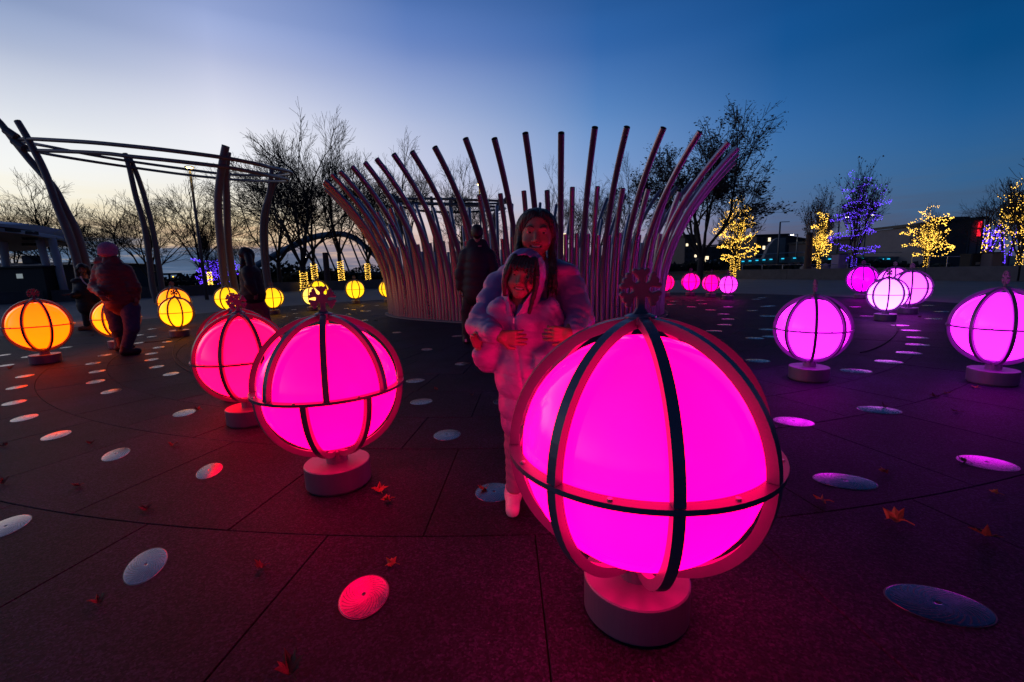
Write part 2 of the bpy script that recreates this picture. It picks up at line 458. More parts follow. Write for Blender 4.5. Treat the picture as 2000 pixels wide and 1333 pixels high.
for px, py in DISCS:
    g = G(px, py)
    o_ = min(OVAL, key=lambda q: math.hypot(q[0] - g.x, q[1] - g.y))
    if math.hypot(o_[0] - g.x, o_[1] - g.y) > 0.12:
        o_ = (g.x, g.y, 0.105, 0.072, 2.05) if g.x < -1.2 else ((g.x, g.y, 0.115, 0.095, 2.8) if g.x > 1.5 else (g.x, g.y, 0.092, 0.088, 1.6))
    link('disc', disc_me, plaza, (o_[0], o_[1], 0.0005), (rnd.uniform(-0.006, 0.006), rnd.uniform(-0.006, 0.006), o_[4]), (o_[2] / DR, o_[3] / DR, 1))


# ------------------------------------------------------------------ implicit surfaces (bodies, coats, hair, snowflakes)
def grid_mesh(fn, lo, hi, h, name, mats, origin=(0, 0, 0), adapt=0.0, smooth_=True, local=None, post=None):
    """surface of a distance field; local = list of (box low, box high, function, blend) evaluated only where they act"""
    lo = np.array(lo, float) - 3 * h; hi = np.array(hi, float) + 3 * h
    n = np.ceil((hi - lo) / h).astype(int) + 1
    ax = [(lo[i] + h * np.arange(n[i])).astype(np.float32) for i in range(3)]
    if local is None:
        X, Y, Z = np.meshgrid(*ax, indexing='ij')
        d = fn(X, Y, Z)
    else:
        d = np.full(tuple(n), 0.2, np.float32)
        for bl, bh, f_, k_ in local:
            m_ = k_ + 4 * h
            i0 = np.clip(np.floor((np.array(bl) - m_ - lo) / h).astype(int), 0, n - 1); i1 = np.clip(np.ceil((np.array(bh) + m_ - lo) / h).astype(int) + 1, 1, n)
            sl = tuple(slice(i0[q], i1[q]) for q in range(3))
            X, Y, Z = np.meshgrid(ax[0][sl[0]], ax[1][sl[1]], ax[2][sl[2]], indexing='ij')
            q_ = f_(X, Y, Z).astype(np.float32)
            d[sl] = smin(d[sl], q_, k_) if k_ > 0 else np.minimum(d[sl], q_)
        if post is not None:
            X, Y, Z = np.meshgrid(*ax, indexing='ij', sparse=False)
            d = post(d, X, Y, Z)
    d = np.clip(d / h, -3, 3).astype(np.float32)
    g = vdb.FloatGrid(background=3.0); g.copyFromArray(d)
    pts, tri, quad = g.convertToPolygons(isovalue=0.0, adaptivity=adapt)
    pts = pts * h + lo - np.array(origin)
    faces = [tuple(q[::-1]) for q in quad.tolist()] + [tuple(t[::-1]) for t in tri.tolist()]
    me = bpy.data.meshes.new(name); me.from_pydata(pts.tolist(), [], faces)
    q0 = pts[quad[:, ::-1]] if len(quad) else pts[tri[:, ::-1]]
    vol = (q0[:, 0] * np.cross(q0[:, 1], q0[:, 2])).sum()
    if vol < 0: me.flip_normals()
    for m in (mats if isinstance(mats, (list, tuple)) else [mats]): me.materials.append(m)
    me.polygons.foreach_set('use_smooth', [smooth_] * len(me.polygons))
    return me


def smin(a, b, k):
    h = np.clip(0.5 + 0.5 * (b - a) / k, 0, 1)
    return b * (1 - h) + a * h - k * h * (1 - h)


def cap(X, Y, Z, a, b, ra, rb, puff=0.0, period=0.06, flat=None):
    ax, ay, az = a; bx, by, bz = b[0] - ax, b[1] - ay, b[2] - az
    L2 = bx * bx + by * by + bz * bz + 1e-9
    px, py, pz = X - ax, Y - ay, Z - az
    t = np.clip((px * bx + py * by + pz * bz) / L2, 0, 1)
    dx, dy, dz = px - bx * t, py - by * t, pz - bz * t
    if flat: dx, dy, dz = dx / flat[0], dy / flat[1], dz / flat[2]
    d = np.sqrt(dx * dx + dy * dy + dz * dz) - (ra + (rb - ra) * t)
    if puff: d = d - puff * (np.abs(np.sin(PI * t * math.sqrt(L2) / period)) - 0.5)
    return d


def ell(X, Y, Z, c, r):
    px, py, pz = (X - c[0]) / r[0], (Y - c[1]) / r[1], (Z - c[2]) / r[2]
    k0 = np.sqrt(px * px + py * py + pz * pz) + 1e-6
    k1 = np.sqrt((px / r[0]) ** 2 + (py / r[1]) ** 2 + (pz / r[2]) ** 2) + 1e-6
    return k0 * (k0 - 1) / k1


def wrinkle(X, Y, Z, s, amp, seed=0.0):
    return amp * (np.sin(X * s + 2.1 * np.sin(Z * s * 0.7 + seed)) * np.sin(Z * s * 1.3 + 1.7 * np.sin(Y * s * 0.8 + seed * 2) + seed)
                  + 0.5 * np.sin((X + Z) * s * 2.3 + seed * 3 + 2 * np.sin(Y * s * 1.9)))


def flake_fn(X, Y, Z):
    d2 = np.sqrt(X * X + Z * Z) - 0.021
    for k in range(6):
        a = PI / 2 + k * PI / 3
        ca, sa = math.cos(a), math.sin(a)
        if abs(sa + 1) < 1e-3: continue
        u = X * ca + Z * sa; w = -X * sa + Z * ca
        def seg(u0, w0, u1, w1, r):
            bu, bw = u1 - u0, w1 - w0
            t = np.clip(((u - u0) * bu + (w - w0) * bw) / (bu * bu + bw * bw), 0, 1)
            return np.sqrt((u - u0 - bu * t) ** 2 + (w - w0 - bw * t) ** 2) - r
        d2 = np.minimum(d2, seg(0, 0, 0.046, 0, 0.0075))
        for sg in (-1, 1):
            d2 = np.minimum(d2, seg(0.030, 0, 0.046, sg * 0.015, 0.0068))
    st = np.maximum(np.abs(X) - (0.010 + np.clip(-Z - 0.045, 0, 1) * 0.75), np.abs(Z + 0.048) - 0.032)
    d2 = np.minimum(d2, st)
    return np.maximum(d2, np.abs(Y) - 0.0055)


flake_me = grid_mesh(flake_fn, (-0.07, -0.008, -0.085), (0.07, 0.008, 0.07), 0.0022, 'snowflake', M_FLAKE, adapt=0.2, smooth_=False)

# ------------------------------------------------------------------ globe lamps
RB, HB, GAP = 0.162, 0.123, 0.164       # drum radius, drum height, height of the cage's lowest point


def rib_me():
    mb = MB(); k = 18; t = 0.036; z0 = 0.024
    a0, a1 = math.asin(z0), PI / 2 - 0.035
    vs = []
    for i in range(k):
        a = a0 + (a1 - a0) * i / (k - 1)
        for rr, yy in ((0.926, -t), (0.926, t), (1.0, t), (1.0, -t)):
            vs.append((rr * math.cos(a), yy, rr * math.sin(a)))
    fs = []
    for i in range(k - 1):
        for q in range(4):
            fs.append((i * 4 + q, i * 4 + (q + 1) % 4, i * 4 + 4 + (q + 1) % 4, i * 4 + 4 + q))
    fs += [(3, 2, 1, 0), ((k - 1) * 4, (k - 1) * 4 + 1, (k - 1) * 4 + 2, (k - 1) * 4 + 3)]
    return mb.add(vs, fs).mesh('rib', M_RIB)


rib_mesh = rib_me()
ring_mesh = MB().lathe([(0.915, -0.019), (1.004, -0.019), (1.004, 0.019), (0.915, 0.019), (0.915, -0.019)], 72).mesh('ring', M_RIB)
drum_mesh = MB().lathe([(0.0, 0.012), (RB - 0.012, 0.012), (RB - 0.012, 0.0), (RB - 0.012, 0.012), (RB, 0.014), (RB, HB - 0.004), (RB - 0.004, HB), (0.0, HB)], 56).mesh('drum', M_DRUM)
foot_mesh = MB().lathe([(RB - 0.014, 0.0), (RB - 0.014, 0.012)], 40).mesh('foot', M_BLACK)
neck_mesh = MB().lathe([(0.053, HB), (0.053, GAP + 0.022), (0.038, GAP + 0.045), (0.0, GAP + 0.045)], 24).mesh('neck', M_DRUM)
cap_mesh = MB().lathe([(0.0, -0.022), (0.045, -0.022), (0.045, 0.0), (0.030, 0.006), (0.0, 0.006)], 24).mesh('cap', M_RIB)
bolt_mesh = MB().lathe([(0.0066, 0.0), (0.0066, 0.0045), (0.0, 0.0055)], 8).mesh('bolt', M_BOLT)
globe_cache = {}


def globe_mesh(col, lift):
    key = (col, lift)
    if key in globe_cache: return globe_cache[key]
    m = bpy.data.materials.new('lit_acrylic_globe'); m.use_nodes = True
    nt = m.node_tree; b = nt.nodes['Principled BSDF']; L = nt.links.new
    b.inputs['Base Color'].default_value = (0.08, 0.07, 0.08, 1)
    b.inputs['Roughness'].default_value = 0.12
    tc_ = nt.nodes.new('ShaderNodeTexCoord'); sp = nt.nodes.new('ShaderNodeSeparateXYZ'); L(tc_.outputs['Object'], sp.inputs[0])
    # the lamp stands inside the lower half: the shell glows most round and below the middle
    mr = nt.nodes.new('ShaderNodeMapRange'); mr.inputs['From Min'].default_value = 0.95; mr.inputs['From Max'].default_value = -0.5
    mr.inputs['To Min'].default_value = 0.72; mr.inputs['To Max'].default_value = 1.08
    L(sp.outputs[2], mr.inputs[0])
    nz_ = nt.nodes.new('ShaderNodeTexNoise'); nz_.inputs['Scale'].default_value = 1.6; L(tc_.outputs['Object'], nz_.inputs['Vector'])
    m2_ = nt.nodes.new('ShaderNodeMapRange'); m2_.inputs['To Min'].default_value = 0.88; m2_.inputs['To Max'].default_value = 1.12; L(nz_.outputs[0], m2_.inputs[0])
    mm = nt.nodes.new('ShaderNodeMath'); mm.operation = 'MULTIPLY'; L(mr.outputs[0], mm.inputs[0]); L(m2_.outputs[0], mm.inputs[1])
    b.inputs['Emission Color'].default_value = (*[c * 1.5 for c in col], 1)
    L(mm.outputs[0], b.inputs['Emission Strength'])
    prof = []
    for i in range(25):
        a = -PI / 2 + PI * i / 24
        prof.append((0.900 * math.cos(a), 0.900 * math.sin(a) * (0.95 if a > 0 else 0.985)))
    me = MB().lathe(prof, 48).mesh('globe', m, smooth=True)
    globe_cache[key] = me
    return me


def lamp(x, y, R, rot, col, label, low=None, flake=0.0, bolts=False, group='glowing globe lamps standing on the plaza'):
    t = thing('globe_lamp', label, 'lamp', (x, y, 0), group)
    hz = GAP + R
    link('drum', drum_mesh, t); link('foot', foot_mesh, t); link('neck', neck_mesh, t)
    link('globe', globe_mesh(col, 0), t, (0, 0, hz), (0, 0, 0.3), R)
    link('ring', ring_mesh, t, (0, 0, hz), (0, 0, 0), R)
    for k in range(8):
        a = math.radians(rot + 45 * k)
        link('rib', rib_mesh, t, (0, 0, hz), (0, 0, a), R)
        a2 = math.radians((rot if low is None else low) + 45 * k)
        link('rib', rib_mesh, t, (0, 0, hz), (PI, 0, a2), R)
        if bolts:
            ab = a + PI / 8
            link('bolt', bolt_mesh, t, (R * 0.962 * math.cos(ab), R * 0.962 * math.sin(ab), hz + 0.020 * R))
    link('cap', cap_mesh, t, (0, 0, hz + R + 0.002))
    link('snowflake', flake_me, t, (0, 0, hz + R + 0.076), (0, 0, math.radians(flake)), (1.22, 1.1, 1.16))
    return t


YEL = (1.5, 0.80, 0.010)
LAMPS = [
    # x, y, R, rotation, colour, label, lower rotation, flake turn, bolts
    (0.37, 1.28, 0.386, 42.2, (5.8, 0.0, 0.52), 'huge magenta globe lamp in front of the two hugging girls, biggest of all', None, 14, True),
    (-0.93, 2.22, 0.363, 19.3, (5.8, 0.0, 0.35), 'hot pink globe lamp whose lower ribs are out of line with its upper ribs', 3.6, 8, True),
    (-1.99, 3.27, 0.332, 6.2, (6.2, 0.003, 0.18), 'crimson pink globe lamp half hidden behind the hot pink one with misaligned ribs', None, 52, True),
    (-2.46, 3.98, 0.325, 18.8, (6.0, 0.002, 0.08), 'deep crimson globe lamp almost wholly hidden behind another crimson lamp', None, 70, False),
    (-6.42, 6.08, 0.357, 19.8, (4.6, 0.25, 0.001), 'plain orange globe lamp at the left edge, the only fully orange one', None, 60, True),
    (-11.463, 12.434, 0.342, 12.7, (2.4, 0.46, 0.003), 'amber globe lamp right in front of the laughing person', None, 40, False),
    (-6.45, 7.32, 0.326, 9.6, (3.4, 0.43, 0.003), 'amber globe lamp partly covered by the legs of the person in the pink beanie', None, 55, False),
    (-8.249, 11.033, 0.373, 14.6, (2.4, 0.45, 0.003), 'larger amber globe lamp behind the smaller golden one, by the pergola post', None, 75, False),
    (-6.41, 8.60, 0.300, 8.7, (2.3, 0.62, 0.005), 'small golden yellow globe lamp in front of the larger amber one', None, 68, False),
    (-8.095, 12.886, 0.352, 0.5, (1.6, 0.66, 0.008), 'yellow globe lamp between the pergola posts and the long haired woman', None, 80, False),
    (-7.0, 13.23, 0.323, 30.1, (1.6, 0.68, 0.008), 'yellow globe lamp just behind the back of the long haired woman', None, 20, False),
    (-6.28, 14.21, 0.300, 5.5, (1.8, 0.95, 0.13), 'pale lemon globe lamp in front of the bigger yellow one', None, 60, False),
    (-6.908, 16.201, 0.390, 29.7, YEL, 'yellow globe lamp behind the pale lemon one near the low wall', None, 30, False),
    (-5.91, 17.14, 0.373, 1.9, (1.6, 0.72, 0.01), 'lone yellow globe lamp fully in view between lemon lamp and pipe sculpture', None, 0, False),
    (-4.72, 17.35, 0.353, 19.8, (1.5, 0.68, 0.01), 'yellow globe lamp cut off by the left side of the pipe sculpture', None, 10, False),
    (-2.65, 18.3, 0.34, 10, (2.2, 0.95, 0.01), 'yellow globe lamp glimpsed as a sliver through the pipes behind the man in black', None, 0, False),
    (-2.15, 17.0, 0.33, 10, (2.6, 0.22, 0.003), 'orange globe lamp glimpsed as a sliver between the pipes', None, 0, False),
    (4.75, 17.2, 0.34, 33, (2.8, 0.02, 0.02), 'red globe lamp glimpsed between pipes behind the big magenta lamp snowflake', None, 0, False),
    (2.45, 18.2, 0.34, 33, (2.8, 0.04, 0.004), 'red globe lamp glimpsed through the pipes beside the older girl', None, 0, False),
    (5.621, 16.349, 0.326, 20, (2.4, 0.0, 0.30), 'pink globe lamp mostly hidden by the right side of the pipe sculpture', None, 0, False),
    (6.48, 16.21, 0.338, 11.7, (2.2, 0.0, 0.56), 'magenta globe lamp standing alone beside the right of the pipe sculpture', None, 0, False),
    (6.782, 15.219, 0.310, 23.0, (2.0, 0.0, 0.50), 'magenta globe lamp half covered by a brighter pink one beyond the sculpture', None, 45, False),
    (6.78, 14.02, 0.295, 43.2, (2.0, 0.055, 1.5), 'small violet pink globe lamp overlapping the magenta one, below the twin trunk lit tree', None, 20, False),
    (10.12, 12.96, 0.391, 10.1, (2.2, 0.0, 2.6), 'deep magenta globe lamp, leftmost of the four clustered at the right', None, 0, False),
    (9.98, 11.722, 0.368, 8.2, (2.6, 0.19, 3.2), 'light pink globe lamp at the back middle of the cluster of four', None, 88, False),
    (7.96, 8.95, 0.352, 7.7, (2.8, 0.19, 3.6), 'pink globe lamp at the right of the cluster, behind the whitest one', None, 85, False),
    (6.72, 8.0, 0.306, 8.9, (3.0, 0.50, 4.2), 'whitest pink globe lamp, in front of the cluster of four', None, 88, False),
    (2.75, 4.06, 0.311, 16.8, (3.2, 0.036, 3.4), 'violet pink globe lamp standing alone right of the huge magenta one', None, 68, True),
    (4.14, 3.76, 0.330, 12.9, (3.0, 0.036, 3.3), 'violet pink globe lamp cut by the right edge of the picture', None, 60, True),
]
for L_ in LAMPS: lamp(*L_)

# ------------------------------------------------------------------ pipe sculpture
base_pts = [(-3.3, 12.2), (-2.92, 11.35), (-2.42, 10.72), (-1.8, 10.17), (-1.05, 9.6), (-0.3, 9.2), (0.6, 8.93), (1.5, 8.85), (2.4, 9.0),
            (3.08, 9.5), (3.48, 10.3), (3.62, 11.3), (3.38, 12.4), (2.6, 13.4), (1.4, 14.0), (0, 14.2), (-1.5, 14.1), (-2.6, 13.6), (-3.18, 12.95)]
loop = smoothline([(x, y, 0) for x, y in base_pts], 30, closed=True)
cum = [0.0]
for i in range(len(loop)): cum.append(cum[-1] + (loop[(i + 1) % len(loop)] - loop[i]).length)
PER = cum[-1]
SCX, SCY = 0.3, 11.6
sculpt = thing('pipe_sculpture', 'tall ring of steel pipes curving outward like a fountain on the plaza', 'sculpture', (SCX, SCY, 0))


def on_loop(s_):
    s_ %= PER
    i = int(np.searchsorted(cum, s_, side='right') - 1)
    i = min(i, len(loop) - 1)
    t = (s_ - cum[i]) / max(cum[i + 1] - cum[i], 1e-9)
    a, b = loop[i], loop[(i + 1) % len(loop)]
    tg = (b - a).normalized()
    return a.lerp(b, t), Vector((tg.y, -tg.x, 0))


def pipe_me(H, d, r, k):
    mb = MB(); pts = []
    for i in range(k):
        h = (i / (k - 1)) ** 0.9
        pts.append(Vector((d * h ** 2.5, 0, H * (h - 0.02 * math.sin(PI * h)))))
    mb.tube(pts, r, 12, 0, caps=False)
    end = pts[-1]; tg = (pts[-1] - pts[-2]).normalized()
    # rolled rim and dark bore
    side = Vector((0, 1, 0)); up = tg.cross(side)
    def circ(c, rr): return [c + (side * math.cos(2 * PI * q / 12) + up * math.sin(2 * PI * q / 12)) * rr for q in range(12)]
    A, B, C_ = circ(end, r), circ(end + tg * 0.002, r * 0.84), circ(end - tg * 0.25, r * 0.84)
    mb.add(A + B + C_, [(q, (q + 1) % 12, 12 + (q + 1) % 12, 12 + q) for q in range(12)], 0)
    mb.add(B + C_, [(q, (q + 1) % 12, 12 + (q + 1) % 12, 12 + q) for q in range(12)] + [tuple(range(12, 24))], 1)
    me = mb.mesh('pipe', [M_STEEL, M_PIPEIN], smooth=True)
    return me


tiers = {'t': [pipe_me(3.2 * f, 1.40 * g_, 0.052, 20) for f, g_ in ((1, 1), (0.985, 1.03), (1.01, 0.98))],
         'm': [pipe_me(2.48 * f, 0.45 * g_, 0.047, 12) for f, g_ in ((1, 1), (0.99, 1.1), (1.01, 0.93))],
         's': [pipe_me(1.68 * f, 0.12, 0.043, 8) for f in (1, 0.99, 1.012)]}
NT = 48
for i in range(NT * 4):
    s_ = PER * (i + 0.3) / (NT * 4)
    p_, nrm = on_loop(s_)
    kind = 'tsms'[i % 4]
    if nrm.dot(p_ - Vector((SCX, SCY, 0))) < 0: nrm = -nrm
    me = tiers[kind][rnd.randrange(3)]
    link('pipe', me, sculpt, (p_.x - SCX, p_.y - SCY, 0.03), (0, 0, math.atan2(nrm.y, nrm.x) + rnd.uniform(-0.02, 0.02)))
mb = MB(); n = len(loop)
step = 6; lp = loop[::step]; n = len(lp)


def off(d_, z_):
    out = []
    for i in range(n):
        t_ = lp[(i + 1) % n] - lp[i - 1]; nr = Vector((t_.y, -t_.x, 0)).normalized()
        if nr.dot(lp[i] - Vector((SCX, SCY, 0))) < 0: nr = -nr
        q = lp[i] + nr * d_; out.append((q.x - SCX, q.y - SCY, z_))
    return out


rgs = [off(0.13, 0.0), off(0.13, 0.035), off(-0.16, 0.035), off(-0.16, 0.0)]
vs = sum(rgs, [])
mb.add(vs, [(a * n + i, a * n + (i + 1) % n, (a + 1) * n + (i + 1) % n, (a + 1) * n + i) for a in range(3) for i in range(n)])
link('base_ring', mb.mesh('base_ring', M_CONC), sculpt)

# ------------------------------------------------------------------ pergolas
def posts(root, ctrl, Y, foot, r0, r1):
    pts = [P(a, b, Y) for a, b in ctrl]
    fx = P(foot, 560, Y).x
    pts.append(Vector((fx, Y, 0.0)))
    pts = smoothline(pts, 5)
    n_ = len(pts)
    loc = Vector(root.location)
    link('post', MB().tube([p - loc for p in pts], [r0 + (r1 - r0) * i / (n_ - 1) for i in range(n_)], 10).mesh('post', M_PERG, True), root)


per = thing('pergola', 'open steel pergola of leaning curved post pairs and looping rails, at the left', 'pergola', (-12.5, 18, 0))
posts(per, [(34, 237), (57, 276), (87, 335), (110, 399), (133, 457), (150, 508), (160, 560)], 16, 166, 0.095, 0.14)
posts(per, [(-30, 212), (0, 240), (28, 276), (59, 314), (84, 342), (107, 370), (127, 409), (148, 450), (166, 511), (174, 560)], 16.3, 178, 0.095, 0.14)
posts(per, [(244, 300), (253, 330), (265, 383), (281, 439), (291, 500), (298, 560)], 22, 303, 0.10, 0.14)
posts(per, [(253, 308), (270, 348), (286, 399), (301, 462), (311, 526), (316, 560)], 22.2, 318, 0.10, 0.13)
posts(per, [(441, 285), (434, 322), (427, 373), (426, 411), (431, 475), (439, 552)], 15, 445, 0.11, 0.12)
posts(per, [(445, 297), (441, 335), (443, 399), (446, 475), (457, 557)], 15.3, 465, 0.10, 0.12)
posts(per, [(531, 332), (525.5, 376), (515, 415), (512, 454), (515, 508), (521, 553)], 22, 527, 0.10, 0.12)
posts(per, [(552, 334), (536, 361), (524, 400), (519, 448), (521, 505), (526, 553)], 22.2, 533, 0.10, 0.12)


def rail(root, ctrl, r, name='rail', closed=True):
    loc = Vector(root.location)
    pts = smoothline([P(a, b, y) - loc for a, b, y in ctrl], 6, closed=closed)
    link(name, MB().tube(pts, r, 8, closed=closed).mesh(name, M_PERG, True), root)


rail(per, [(33, 273.6, 16.5), (60, 272, 15.9), (102, 274, 15.5), (178.6, 278.7, 15), (255, 286, 14.8), (331.6, 294.5, 14.7), (434, 308, 14.9), (500, 320.5, 15.6), (530, 328, 16.6), (560, 334, 18),
           (570, 338.5, 19.3), (560, 342, 20.6), (524, 343.6, 21.6), (440, 340.6, 22.2), (357, 330, 22.3), (255, 315.7, 22), (178.6, 303, 21), (102, 288, 19.4), (59, 280, 17.8)], 0.062)
rail(per, [(48, 293, 16.5), (75, 294.5, 16), (127.5, 296, 15.5), (204, 300, 15), (255, 306, 14.8), (332, 314, 14.7), (434, 326, 14.9), (500, 338, 15.8), (530, 344, 16.8), (548, 347.5, 18),
           (563, 352, 19.3), (551, 355, 20.6), (494, 353.5, 21.8), (440, 349.8, 22.2), (357, 341, 22.3), (255, 327, 22), (178.6, 315.7, 21), (102, 303, 19.4), (60, 294, 17.8)], 0.062)
for Lb in ((22, 262, 16.2), (38, 283, 16.2)):
    q = P(*Lb) - Vector(per.location)
    link('bracket', MB().tube([q + Vector((-0.16, 0, 0.12)), q + Vector((0.16, 0, -0.12))], 0.13, 10).mesh('bracket', M_PERG), per)

per2 = thing('pergola', 'far steel pergola with thin level rails seen through the left pipes of the sculpture', 'pergola', (-5, 40, 0))
posts(per2, [(766, 380), (776, 400), (790, 450), (797, 500)], 38, 800, 0.14, 0.16)
posts(per2, [(776, 383), (779, 420), (785, 470), (790, 510)], 38.2, 792, 0.14, 0.16)
posts(per2, [(842, 384), (846, 420), (849, 480)], 44, 850, 0.14, 0.16)
posts(per2, [(880, 386), (881, 430), (884, 490)], 38, 886, 0.16, 0.16)
posts(per2, [(996, 380), (975, 405), (962, 430), (956, 480)], 38, 955, 0.14, 0.16)
posts(per2, [(975, 390), (968, 420), (964, 470)], 44, 963, 0.14, 0.16)
rail(per2, [(768, 390, 40), (800, 388.5, 38.5), (860, 389, 38), (920, 391, 38), (975, 393, 39), (990, 396, 41), (970, 398, 43), (900, 398, 44), (830, 397, 44), (785, 394, 43)], 0.1)
rail(per2, [(770, 399, 40), (800, 398.5, 38.5), (860, 399.5, 38), (920, 402, 38), (972, 404.5, 39), (986, 408, 41), (966, 411, 43), (900, 415, 44), (830, 413, 44), (787, 405, 43)], 0.1)


# ------------------------------------------------------------------ low walls round the plaza
def wall(name, label, pts, h, w, mat_):
    x0, y0 = pts[0]
    t = thing(name, label, 'wall', (x0, y0, 0))
    for i in range(len(pts) - 1):
        a, b = Vector((*pts[i], 0)), Vector((*pts[i + 1], 0))
        d = b - a; L_ = d.length; nseg = max(1, round(L_ / 4.0))
        for k in range(nseg):
            c = a + d * ((k + 0.5) / nseg) - Vector((x0, y0, 0))
            link('wall_block', MB().box((c.x, c.y, h / 2), (L_ / nseg - 0.03, w, h), rz=math.atan2(d.y, d.x)).mesh('wall_block', mat_), t)
    return t


wall('low_wall', 'long low concrete seat wall behind the yellow lamps and pergola at the left', [(-40, 24.6), (-28.7, 25.3), (-22.5, 30), (-19, 33.5), (-15.2, 34.5), (-9.5, 35.2), (-2, 36)], 0.68, 0.5, M_WALL)
wall('low_wall', 'low concrete seat wall below the fairy-lit trees at the right', [(16.9, 33.4), (19.6, 25.6), (22.2, 19.6), (27, 12)], 0.66, 0.5, M_WALL)
wall('low_wall', 'short concrete edge behind a strip of lawn and the twin trunk lit tree', [(8, 37.5), (12.5, 38), (20, 38)], 0.6, 0.5, M_WALL)
strip = MB().add([(7.5, 33.5, 0.01), (17, 34.4, 0.01), (19.8, 37.5, 0.35), (8, 37.2, 0.35)], [(0, 1, 2, 3)]).mesh('lawn', M_GRASS)
tag(link('lawn', strip), kind='structure')


# ------------------------------------------------------------------ bare trees
def rotv(v, ax, a): return Matrix.Rotation(a, 3, ax) @ v


def make_tree(seed, H, tr, levels=5, split=0.26, spread=0.55, up=0.35, nlimb=5, leaf=0, twist=1.0, upright=False):
    """returns trunk mesh, crown mesh, list of twig points (unit: metres)"""
    r_ = random.Random(seed)
    tk, cr, pts, lf = MB(), MB(), [], []
    lean = Vector((r_.uniform(-0.05, 0.05), r_.uniform(-0.05, 0.05), 1))
    hs = H * split
    tp = [Vector((0, 0, 0)), lean * hs * 0.3 + Vector((r_.uniform(-0.05, 0.05), 0, 0)), lean * hs * 0.7, lean * hs]
    tk.tube(smoothline(tp, 3), [tr * 1.35] + [tr * (1.1 - 0.25 * i / 9) for i in range(9)], 9)

    def grow(p, d, L_, r, lev):
        nseg = 3 if lev > 1 else 2
        q = [p]; dd = d.copy()
        for s_ in range(nseg):
            j = Vector((r_.uniform(-1, 1), r_.uniform(-1, 1), r_.uniform(-1, 1)))
            dd = (dd + j * 0.16 * twist + Vector((0, 0, up * 0.22))).normalized()
            q.append(q[-1] + dd * L_ / nseg)
        (cr).tube(q, [max(r * 0.95 * (1 - 0.42 * k / nseg), 0.0105) for k in range(nseg + 1)], 5 if lev >= levels - 1 else 3, caps=False)
        for k in range(1, nseg + 1): pts.append((q[k], lev))
        if leaf and lev <= 1:
            for _ in range(leaf):
                lf.append(q[r_.randrange(1, nseg + 1)] + Vector((r_.uniform(-1, 1), r_.uniform(-1, 1), r_.uniform(-1, 1))) * 0.18)
        if lev == 0: return
        nch = r_.choice((3, 3, 4)) if lev > 1 else r_.choice((3, 4, 5))
        for c in range(nch):
            f = 1.0 if c == 0 else r_.uniform(0.35, 1.0)
            k = min(nseg - 1, int(f * nseg)); b_ = q[k].lerp(q[k + 1], f * nseg - k) if f < 1 else q[-1]
            ax = dd.orthogonal().normalized(); ax = rotv(ax, dd, r_.uniform(0, 2 * PI))
            ang = r_.uniform(0.10, 0.35) if c == 0 else r_.uniform(0.35, 0.85)
            nd = rotv(dd, ax, ang)
            grow(b_, nd, L_ * r_.uniform(0.56, 0.80), r * (0.66 if c == 0 else 0.5), lev - 1)

    top = tp[-1]
    L0 = (H - hs) * 0.40
    for i in range(nlimb):
        a = 2 * PI * (i + r_.uniform(-0.3, 0.3)) / nlimb
        tilt = r_.uniform(0.5, 1.0) * spread if i else 0.08
        d = Vector((math.cos(a) * math.sin(tilt), math.sin(a) * math.sin(tilt), math.cos(tilt)))
        grow(top - lean * hs * r_.uniform(0, 0.10 if not upright else 0.3), d, L0 * (1.15 if i == 0 else r_.uniform(0.8, 1.05)), tr * (0.72 if i == 0 else 0.55), levels - 1)
    mats = [M_TWIG]
    if lf:
        for p in lf:
            s_ = r_.uniform(0.05, 0.10); u = Vector((r_.uniform(-1, 1), r_.uniform(-1, 1), r_.uniform(-1, 1))).normalized(); v = u.orthogonal().normalized()
            cr.add([p + u * s_, p + v * s_ * 0.8, p - u * s_, p - v * s_ * 0.8], [(0, 1, 2, 3)], 1)
        mats = [M_TWIG, M_DLEAF]
    zs_ = sorted(p.z for p, l in pts); zmax = zs_[int(len(zs_) * 0.985)]
    return tk.mesh('trunk', M_BARK, True), cr.mesh('crown', mats), pts, zmax, (hs, tr)


TYPES = [make_tree(11, 11, 0.21, 6, 0.17, 0.72, 0.20, 5, twist=1.5), make_tree(12, 11, 0.19, 6, 0.20, 0.62, 0.26, 5, twist=1.5), make_tree(13, 11, 0.18, 6, 0.20, 0.85, 0.14, 6, twist=1.5),
         make_tree(14, 11, 0.18, 6, 0.24, 0.52, 0.30, 6, twist=1.4), make_tree(15, 10, 0.20, 6, 0.18, 0.62, 0.42, 6, leaf=3), make_tree(16, 6, 0.10, 5, 0.22, 0.42, 0.7, 7, upright=True),
         make_tree(17, 7, 0.12, 5, 0.2, 0.48, 0.6, 8, leaf=1, upright=True)]


def wrap_lights(mb, r, z0, z1, pitch, gap, rng, size=0.034, axis=None):
    size *= 0.78; pitch *= 0.8; gap *= 0.85
    a, z = 0.0, z0
    while z < z1:
        rr = r * (1.0 + 0.35 * max(0, 1 - z / 0.8)) + 0.03
        c = axis(z) if axis else Vector((0, 0, 0))
        p = Vector((c.x + rr * math.cos(a), c.y + rr * math.sin(a), z + rng.uniform(-0.05, 0.05)))
        bulb(mb, p, size * rng.uniform(0.7, 1.2)); da = gap / rr
        a += da; z += pitch * da / (2 * PI) * rng.uniform(0.6, 1.4)


def bulb(mb, p, s_):
    mb.add([p + Vector(v) * s_ for v in ((1, 0, 0), (0, 1, 0), (-1, 0, 0), (0, -1, 0), (0, 0, 1.2), (0, 0, -1.2))],
           [(0, 1, 4), (1, 2, 4), (2, 3, 4), (3, 0, 4), (1, 0, 5), (2, 1, 5), (3, 2, 5), (0, 3, 5)])


